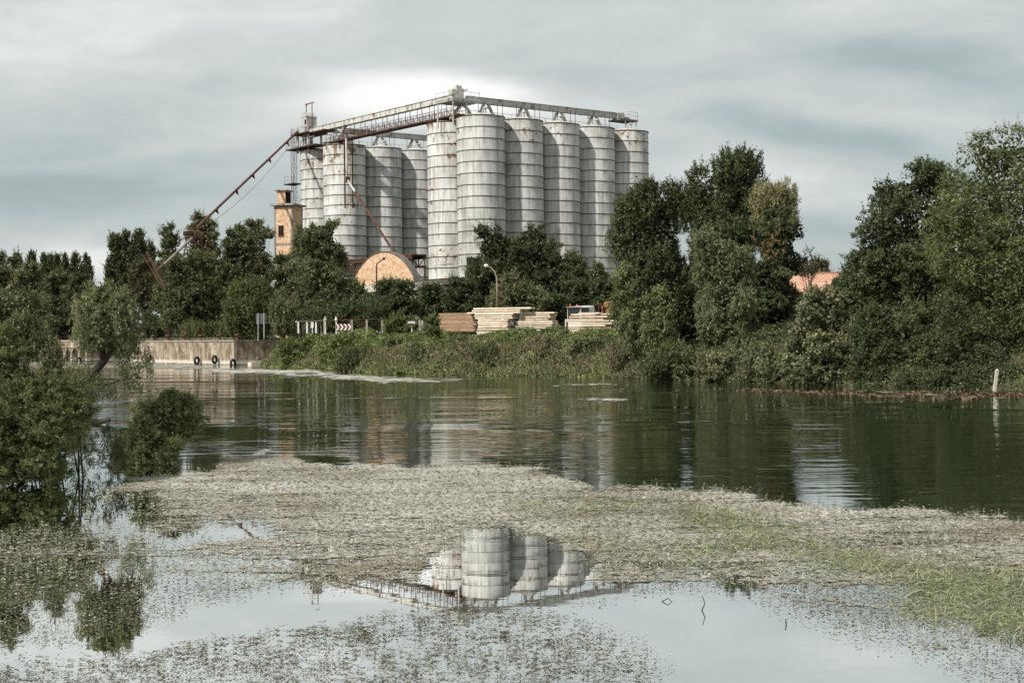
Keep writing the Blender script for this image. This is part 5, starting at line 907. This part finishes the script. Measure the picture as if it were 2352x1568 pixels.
def leaning(root, cen, rr, L):
    m = MB(); P = lambda x, y: at(x, y, TW)
    m.tube([P(140, 930), P(172, 895), P(204, 866), P(236, 833), P(252, 812), P(292, 800), P(318, 812)], [.14, .12, .11, .095, .075, .05, .02], 8); m.tube([P(238, 830), P(233, 795), P(238, 745), P(240, 690)], [.08, .07, .055, .02], 7)
    for a_, b_ in (((236, 760), (200, 715)), ((238, 745), (280, 700)), ((235, 785), (285, 745)), ((292, 800), (300, 850)), ((172, 895), (240, 885)), ((190, 880), (290, 872)), ((240, 885), (330, 868)), ((270, 806), (275, 770))): m.tube([P(*a_), P((a_[0] + b_[0]) / 2, (a_[1] + b_[1]) / 2 - 6), P(*b_)], [.035, .025, .008], 6)
    m.build('trunk', BARK, root, smooth=True)
    cs = []; rs = []
    for x0, x1, y0, y1, n_ in ((265, 350, 792, 862, 46), (140, 236, 838, 920, 60), (225, 330, 868, 905, 26)):
        for k in range(n_): cs.append(at(rng.uniform(x0, x1), rng.uniform(y0, y1), TW + rng.uniform(-.8, .8))); rs.append(rng.uniform(.12, .26))
    V, T = clump_leaves(np.array(cs), np.array(rs), 42, L, 'droop', aspect=.34); quads('low_foliage', V, T, LEAF['mid'], root, BASE[root.name])
tree('leaning_willow', 'light green willow leaning right over the water on a bent dark trunk', 'tree', [(644, 222, 246), (656, 206, 270), (678, 182, 298), (702, 174, 314), (730, 166, 320), (758, 164, 322), (782, 178, 316), (806, 212, 290)], TW, 'silver', 'droop', 3.6, 2.0, .12, base_z=-.2, base_px=150, trunk=False, group=GF, aspect=.34, gaps=.08, extra=leaning)
tree('willow_bush', 'light round willow bush in the water right of the big dark one', 'bush', [(893, 385, 412), (915, 345, 437), (935, 300, 462), (955, 284, 476), (975, 290, 472), (1005, 286, 440), (1040, 282, 412), (1062, 290, 400)], 38.5, 'vine', 'clump', 2.9, 1.7, .13, gaps=.10, lobes=60, base_z=-.2, base_px=345, group=GF, aspect=.36, trunk_r=.05)
tree('willow_twigs', 'bare dark twigs and sparse leaves standing in bright water', 'bush', [(985, 200, 250), (1010, 160, 282), (1040, 150, 300), (1072, 150, 300)], 35.5, 'mid', 'up', 3.0, .35, .16, base_z=-.2, base_px=230, trunk=False, group=GF, aspect=.34, gaps=.35)
lg = gnd(225, 976); m = MB(); m.tube([lg + [-.4, 0, 0], lg + [0, .1, .1], lg + [.45, .1, .22]], [.06, .11, .08], 8); tag(m.build('log', BARK), 'dark log sticking out of the bright ripples behind the willow bushes', 'log')
st_ = gnd(270, 1050); m = MB(); m.lathe([(.24, -.3), (.21, .05), (.16, .22), (.12, .34), (.02, .35)], st_, 14); m.v = [(x + .05 * math.sin(9 * y), y, z + .05 * math.sin(7 * x)) for x, y, z in m.v]; tag(m.build('stump', BARK, smooth=True), 'dark stump in the water at the foot of the round willow bush', 'stump')

# ------------------------------------------------------------------ ground cover of the far bank
pl = resample(SHORE[2:11], .5); tn = unit(np.gradient(pl, axis=0)); nr_ = np.stack([tn[:, 1], -tn[:, 0]], 1)
dl = np.r_[0, np.cumsum(np.linalg.norm(np.diff(pl, axis=0), axis=1))]
lumps = [(rng.uniform(0, dl[-1]), rng.uniform(.3, 10), rng.uniform(.6, 2.0), rng.uniform(.25, .95)) for k in range(230)]
def bankz(s, o):
    z = np.interp(o, [-.6, 0, 1.0, 2.8, 5.5, 8.5, 13], [-.15, .30, 1.0, 1.9, 2.65, 3.0, 3.05])
    for ls, lo, lr, lh in lumps: z = np.maximum(z, np.interp(o, [-.6, 0, 1.0, 2.8, 5.5, 8.5, 13], [-.15, .30, 1.0, 1.9, 2.65, 3.0, 3.05]) + lh * np.clip(1 - ((s - ls) ** 2 + (o - lo) ** 2) / lr ** 2, 0, 1) ** .7)
    return z
def bank_pts(s, o): 
    i = np.clip(np.interp(s, dl, np.arange(len(dl))), 0, len(dl) - 1.001); i0 = i.astype(int); f_ = (i - i0)[:, None]; P = pl[i0] * (1 - f_) + pl[np.minimum(i0 + 1, len(pl) - 1)] * f_; N = nr_[i0]; return P + N * o[:, None]
n = 130000; s_ = rng.random(n) * dl[-1]; o_ = rng.random(n) ** 1.15 * 12.7 - .6
z = bankz(s_, o_); e_ = .12; dz_s = (bankz(s_ + e_, o_) - z) / e_; dz_o = (bankz(s_, o_ + e_) - z) / e_
i0 = np.clip(np.interp(s_, dl, np.arange(len(dl))).astype(int), 0, len(pl) - 1); N3 = np.c_[-(tn[i0] * dz_s[:, None] + nr_[i0] * dz_o[:, None]), np.ones(n)]
P = np.c_[bank_pts(s_, o_), z + rng.random(n) ** 2 * .28]; nn = unit(unit(N3) + rng.normal(size=(n, 3)) * .55)
Ls = P[:, 1] / 1440 * 2.5 * rng.uniform(.6, 1.35, n); tint = .5 + .35 * np.sin(s_ * .9 + np.sin(o_ * 1.3) * 2) * np.sin(o_ * 1.1 + s_ * .23) + rng.normal(size=n) * .28
V = leaf_quads(P, nn, rng.normal(size=(n, 3)), Ls, Ls * .6)
sel = s_ / dl[-1] > .31
tag(quads('undergrowth', V[sel], tint[sel], LEAF['ivy']), kind='stuff'); tag(quads('undergrowth', V[~sel], tint[~sel], LEAF['dark']), kind='stuff')
def blades(n, s0, s1, o0, o1, h0, h1, name, mat, wdt=.03, lean=.35, zoff=0.0):
    s_ = s0 + rng.random(n) * (s1 - s0); o_ = o0 + rng.random(n) * (o1 - o0); P = np.c_[bank_pts(s_, o_), bankz(s_, o_) - .1 + zoff]; h = rng.uniform(h0, h1, n)
    up = unit(np.array([0, 0, 1.0]) + rng.normal(size=(n, 3)) * lean); sd_ = unit(np.cross(up, np.c_[rng.normal(size=(n, 2)), np.zeros(n)])); wd_ = wdt * P[:, 1] / 110
    bend = np.c_[rng.normal(size=(n, 2)) * .25, np.zeros(n)] * h[:, None]
    V = np.stack([P - sd_ * wd_[:, None], P + sd_ * wd_[:, None], P + up * h[:, None] * .62 + sd_ * wd_[:, None] * .8, P + up * h[:, None] * .62 - sd_ * wd_[:, None] * .8], 1)
    t2 = P + up * h[:, None] + bend - np.array([0, 0, 1.0]) * (np.abs(bend).sum(1) * .4)[:, None]
    V2 = np.stack([V[:, 3], V[:, 2], t2 + sd_ * .004, t2 - sd_ * .004], 1); tt = rng.random(n)
    tag(quads(name, np.concatenate([V, V2]), np.r_[tt, tt], mat), kind='stuff')
L_ = dl[-1]
blades(8000, .28 * L_, .62 * L_, -.5, 2.6, .3, .85, 'reeds', LEAF['reed'])
blades(5000, .58 * L_, .98 * L_, -.3, 1.2, .35, .9, 'reeds', LEAF['reed'])
blades(420, .32 * L_, .62 * L_, .2, 4.5, .5, 1.0, 'reed_plumes', LEAF['plume'], .04, .45, .2)
# short grass on the quay and yard
n = 14000; xx = rng.uniform(300, 620, n); dd_ = rng.uniform(173, 196, n); X = (xx - 1176) / FPX * dd_; ok = ((np.c_[X, dd_] - q0) @ D1) > .8; X, dd_ = X[ok], dd_[ok]; n = len(X); P = np.c_[X, dd_, np.full(n, 2.86)]; h = rng.uniform(.08, .42, n)
sd_ = np.c_[np.ones(n), rng.normal(size=n) * .3, np.zeros(n)] * .06; tp = P + np.c_[rng.normal(size=n) * .12, rng.normal(size=n) * .12, h]
tag(quads('grass', np.stack([P - sd_, P + sd_, tp + sd_ * .3, tp - sd_ * .3], 1), rng.random(n), LEAF['reed']), kind='stuff')

# ------------------------------------------------------------------ floating weed on the water, pale streaks for ripple glints
def inpoly(x, y, poly):
    poly = np.array(poly, float); ins = np.zeros(x.shape, bool); j = len(poly) - 1
    for i in range(len(poly)):
        xi, yi = poly[i]; xj, yj = poly[j]; c_ = ((yi > y) != (yj > y)) & (x < (xj - xi) * (y - yi) / (yj - yi + 1e-9) + xi); ins ^= c_; j = i
    return ins
def sdist(x, y, poly, ky=3.0):
    poly = np.array(poly, float); d = np.full(x.shape, 1e9)
    for i in range(len(poly)):
        a, b = poly[i], poly[(i + 1) % len(poly)]; vx, vy = b[0] - a[0], (b[1] - a[1]) * ky; wx, wy = x - a[0], (y - a[1]) * ky; t_ = np.clip((wx * vx + wy * vy) / (vx * vx + vy * vy + 1e-9), 0, 1); d = np.minimum(d, np.hypot(wx - t_ * vx, wy - t_ * vy))
    return np.where(inpoly(x, y, poly), d, -d)
def S(x, y, poly, w_, ky=3.0): q = np.clip(sdist(x, y, poly, ky) / w_ * .5 + .5, 0, 1); return q * q * (3 - 2 * q)
MAT = [(-300, 1230), (0, 1222), (200, 1195), (215, 1130), (330, 1080), (480, 1085), (500, 1050), (640, 1032), (700, 1055), (850, 1053), (1000, 1061), (1240, 1069), (1330, 1088), (1500, 1109), (1650, 1127), (1850, 1150), (2100, 1166), (2352, 1188), (2700, 1200), (2700, 1720), (-300, 1720)]
OPEN1 = [(-300, 1510), (0, 1496), (180, 1470), (300, 1440), (420, 1395), (520, 1372), (620, 1352), (720, 1345), (860, 1342), (985, 1336), (1000, 1268), (1060, 1262), (1075, 1232), (1150, 1215), (1250, 1240), (1330, 1262), (1360, 1300), (1400, 1335), (1440, 1348), (1330, 1375), (1160, 1392), (1060, 1392), (960, 1398), (860, 1412), (720, 1440), (600, 1458), (400, 1480), (250, 1500), (0, 1530), (-300, 1545)]
OPEN2 = [(1150, 1398), (1400, 1352), (1560, 1345), (1660, 1352), (1760, 1372), (1850, 1412), (1960, 1450), (2080, 1490), (2210, 1540), (2330, 1600), (2352, 1700), (1440, 1700), (1480, 1560), (1500, 1520), (1440, 1470), (1330, 1425)]
OPEN3 = [(395, 1232), (470, 1215), (590, 1205), (600, 1222), (500, 1240), (400, 1245)]
OPEN4 = [(225, 1150), (330, 1130), (345, 1165), (300, 1195), (220, 1180)]
OPEN5 = [(1225, 1082), (1400, 1080), (1500, 1092), (1500, 1112), (1380, 1106)]
OPEN6 = [(640, 1036), (860, 1048), (960, 1054), (940, 1062), (760, 1056), (620, 1050)]
LOWER = [(-300, 1530), (250, 1490), (600, 1452), (860, 1408), (1060, 1386), (1330, 1420), (1500, 1520), (1440, 1720), (-300, 1720)]
def density(x, y):
    y = y + 6 * np.sin(x * .0117 + 1) + 4 * np.sin(x * .031) + 2.5 * np.sin(x * .083 + y * .02)
    base = np.interp(y, [1030, 1060, 1180, 1280, 1340, 1450, 1600], [.90, .93, .90, .80, .68, .52, .5])
    lf = np.clip((820 - x) / 500, 0, 1) * np.clip((y - 1090) / 120, 0, 1); base = base * (1 - .33 * lf)
    rt = np.clip((x - 1500) / 400, 0, 1) * np.clip((y - 1400) / 100, 0, 1); base = base * (1 - .35 * rt)
    d = base * S(x, y, MAT, 40)
    for pl_, w_ in ((OPEN1, 46), (OPEN2, 80), (OPEN3, 50), (OPEN4, 70), (OPEN5, 24), (OPEN6, 24)): d = d * (1 - S(x, y, pl_, w_))
    return np.where((y > 1400) & inpoly(x, y, LOWER), np.minimum(d, .26), d)
gx = np.arange(-260, 2640, 9.0); gy = np.r_[np.arange(1020, 1240, 3.0), np.arange(1240, 1640, 5.0)]; GX, GY = np.meshgrid(gx, gy)
DN = density(GX, GY); GP = gnd(GX.ravel(), GY.ravel(), .012); nx = len(gx)
qi = np.array([(j * nx + i, j * nx + nx + i, j * nx + nx + i + 1, j * nx + i + 1) for j in range(len(gy) - 1) for i in range(nx - 1)]); dq = DN.ravel()[qi].max(1); qi = qi[dq > .04]
def sheet(name, P, q, dens, mat):
    u, inv = np.unique(q, return_inverse=True); me = bpy.data.meshes.new(name); me.from_pydata(P[u].tolist(), [], inv.reshape(q.shape).tolist()); a_ = me.attributes.new('cover', 'FLOAT', 'POINT'); a_.data.foreach_set('value', dens[u].astype(np.float32)); me.materials.append(mat); o = bpy.data.objects.new(name, me); C.objects.link(o); return tag(o, kind='stuff')
sheet('floating_weed', GP, qi, DN.ravel(), MATWEED)
FAR1 = [(330, 834), (430, 838), (600, 842), (760, 853), (900, 862), (1120, 871), (1060, 878), (940, 880), (800, 876), (690, 868), (560, 858), (330, 849), (280, 838)]
FAR2 = [(1620, 888), (1800, 893), (2100, 896), (2500, 900), (2500, 917), (2200, 916), (1950, 908), (1750, 900)]
FAR3 = [(1230, 881), (1420, 879), (1450, 886), (1240, 890)]
FAR4 = [(100, 826), (330, 834), (330, 850), (60, 850), (40, 838)]
GLINT5 = [(990, 896), (1180, 889), (1270, 897), (1180, 905), (1030, 903)]  # this streak and the next three are ripple glints put in as pale weed
GLINT6 = [(1290, 912), (1360, 908), (1450, 918), (1420, 926), (1290, 920)]
GLINT7 = [(310, 905), (440, 896), (560, 902), (440, 908), (320, 913)]
GLINT8 = [(300, 884), (380, 880), (520, 884), (420, 890), (310, 892)]
gx = np.arange(0, 2500, 12.0); gy = np.arange(822, 930, 1.0); GX, GY = np.meshgrid(gx, gy); DF = np.maximum.reduce([S(GX, GY + 2.0 * np.sin(GX * .019) + 1.3 * np.sin(GX * .053 + 2), p_, 30, 4.0) * k for p_, k in ((FAR1, .84), (FAR2, .6), (FAR3, .62), (FAR4, .84), (GLINT5, .6), (GLINT6, .58), (GLINT7, .55), (GLINT8, .55))]); GP = gnd(GX.ravel(), GY.ravel(), .012); nx = len(gx)
qi = np.array([(j * nx + i, j * nx + nx + i, j * nx + nx + i + 1, j * nx + i + 1) for j in range(len(gy) - 1) for i in range(nx - 1)]); dq = DF.ravel()[qi].max(1); sheet('floating_weed', GP, qi[dq > .04], DF.ravel(), MATFAR)  # far weed patches and the painted glint streaks share this sheet
# loose flecks of leaf and stem
n = 210000; x = rng.uniform(-150, 2500, n); y = 1060 + rng.random(n) ** .8 * 540; d = density(x, y); k = rng.random(n) < d * .9; x, y = x[k], y[k]; low = (y > 1385) & inpoly(x, y, LOWER); ncl_ = 5200; xc_ = rng.uniform(-150, 1560, ncl_); yc_ = 1385 + rng.random(ncl_) * 215; kc = inpoly(xc_, yc_, LOWER) & (rng.random(ncl_) < density(xc_, yc_) * 2); xc_, yc_ = xc_[kc], yc_[kc]
sz_ = np.repeat(rng.uniform(3, 13, len(xc_)), 15); x2 = np.repeat(xc_, 15) + rng.normal(size=len(sz_)) * sz_; y2 = np.repeat(yc_, 15) + rng.normal(size=len(sz_)) * sz_ * .28
x, y = np.r_[x[~low], x2], np.r_[y[~low], y2]; P = gnd(x, y, .02); n = len(P); P[:, 2] += rng.random(n) * .02
Ls = np.clip(P[:, 1] / 1440 * 2.6, .02, .09) * rng.uniform(.5, 1.7, n); nn = unit(np.array([0, 0, 1.0]) + rng.normal(size=(n, 3)) * .28); tn_ = rng.normal(size=(n, 3)) + np.array([.6, 0, 0])
tag(quads('weed_flecks', leaf_quads(P, nn, tn_, Ls, Ls * rng.uniform(.2, .55, n)), np.where(y > 1330, rng.random(n) ** 2.6 * .8, rng.random(n) ** 1.3), LEAF['fleck']), kind='stuff')
n = 9000; x = rng.uniform(1560, 2420, n); y = rng.uniform(889, 915, n); k = inpoly(x, y, FAR2) & (rng.random(n) < .45 + .45 * np.sin(x * .021) * np.sin(x * .0071 + y * .3)); P = gnd(x[k], y[k], .03); n = len(P); Ls = rng.uniform(.08, .24, n)
tag(quads('leaf_litter', leaf_quads(P, unit(np.array([0, 0, 1.0]) + rng.normal(size=(n, 3)) * .3), rng.normal(size=(n, 3)), Ls, Ls * .7), rng.random(n), LEAF['litter']), kind='stuff')
# green water grass lying on the mat
spine = [(1210, 1160, 34, .35), (1330, 1165, 30, .6), (1460, 1168, 28, .5), (1600, 1175, 40, .8), (1680, 1190, 42, 1.0), (1760, 1215, 50, 1.0), (1680, 1250, 50, .8), (1600, 1262, 40, .7), (1800, 1235, 40, .8), (1880, 1262, 44, .9), (1960, 1285, 44, 1.0), (2040, 1295, 46, 1.0), (2120, 1310, 60, 1.0), (2220, 1330, 70, 1.0), (2320, 1360, 80, 1.0), (2140, 1390, 50, 1.0), (2230, 1410, 50, 1.0), (2330, 1425, 60, 1.0), (1520, 1280, 60, .35), (1400, 1240, 60, .25), (2420, 1400, 80, 1.0), (1950, 1300, 40, .5)]
cx_, cy_ = [], []
for (sx_, sy_, r_, wt) in spine:
    r_ = r_ * rng.uniform(.7, 1.25); sx_ += rng.normal() * 14; sy_ += rng.normal() * 6; nn_ = int(540 * wt * (r_ / 45)); cx_.append(sx_ + rng.normal(size=nn_) * r_ * 1.15); cy_.append(sy_ + rng.normal(size=nn_) * r_ * .34)
x = np.concatenate(cx_); y = np.concatenate(cy_); P = gnd(x, y, .02); n = len(P); h = rng.uniform(.06, .26, n) * np.clip(P[:, 1] / 22, .75, 1.3); an_ = rng.normal(size=n) * .75 + np.where(rng.random(n) < .5, 0, math.pi); el = np.abs(rng.normal(size=n)) * .22 + (rng.random(n) < .10) * rng.uniform(.4, 1.2, n)
dv = np.c_[np.cos(an_) * np.cos(el), np.sin(an_) * np.cos(el), np.sin(el)]; sd_ = unit(np.cross(dv, np.array([0, 0, 1.0]) + rng.normal(size=(n, 3)) * .4)) * (rng.uniform(.0022, .0055, n) * np.clip(P[:, 1] / 20, .8, 1.6))[:, None]; md = P + dv * h[:, None] * .55 + np.array([0, 0, .012]); tp = P + dv * h[:, None] + np.c_[rng.normal(size=(n, 2)) * .04, -rng.random(n) * .05 * (el < .4)]; tp[:, 2] = np.maximum(tp[:, 2], .015)
tt = rng.random(n); tag(quads('water_grass', np.concatenate([np.stack([P - sd_, P + sd_, md + sd_, md - sd_], 1), np.stack([md - sd_, md + sd_, tp + sd_ * .2, tp - sd_ * .2], 1)]), np.r_[tt, tt], LEAF['weed']), kind='stuff')
for k, (pts, txt) in enumerate([([(1612, 1401), (1619, 1385), (1613, 1367)], 'bent brown stalk standing alone in the white water'), ([(1520, 1381), (1534, 1373), (1547, 1383)], 'low curled brown stem lying on the white water'), ([(1806, 1434), (1804, 1422)], 'short dark stalk alone in the pale water near the grass')]):
    b_ = gnd(*pts[0]); m = MB(); m.tube([at(px_, py_, b_[1]) for px_, py_ in pts], [.008, .006, .004][:len(pts)], 6); tag(m.build('stalk', BARK), txt, 'stalk')
for k, (px_, py_, txt) in enumerate([(318, 1282, 'dark leafy twig floating in the grey weed')]):
    b_ = gnd(px_, py_); cc = b_ + np.c_[rng.uniform(-.22, .22, 9), rng.uniform(-.1, .1, 9), rng.uniform(.01, .06, 9)]; V, T = clump_leaves(cc, np.full(9, .05), 8, .05, 'up'); o = quads('floating_twig', V, T, LEAF['dark']); tag(o, txt, 'twig')
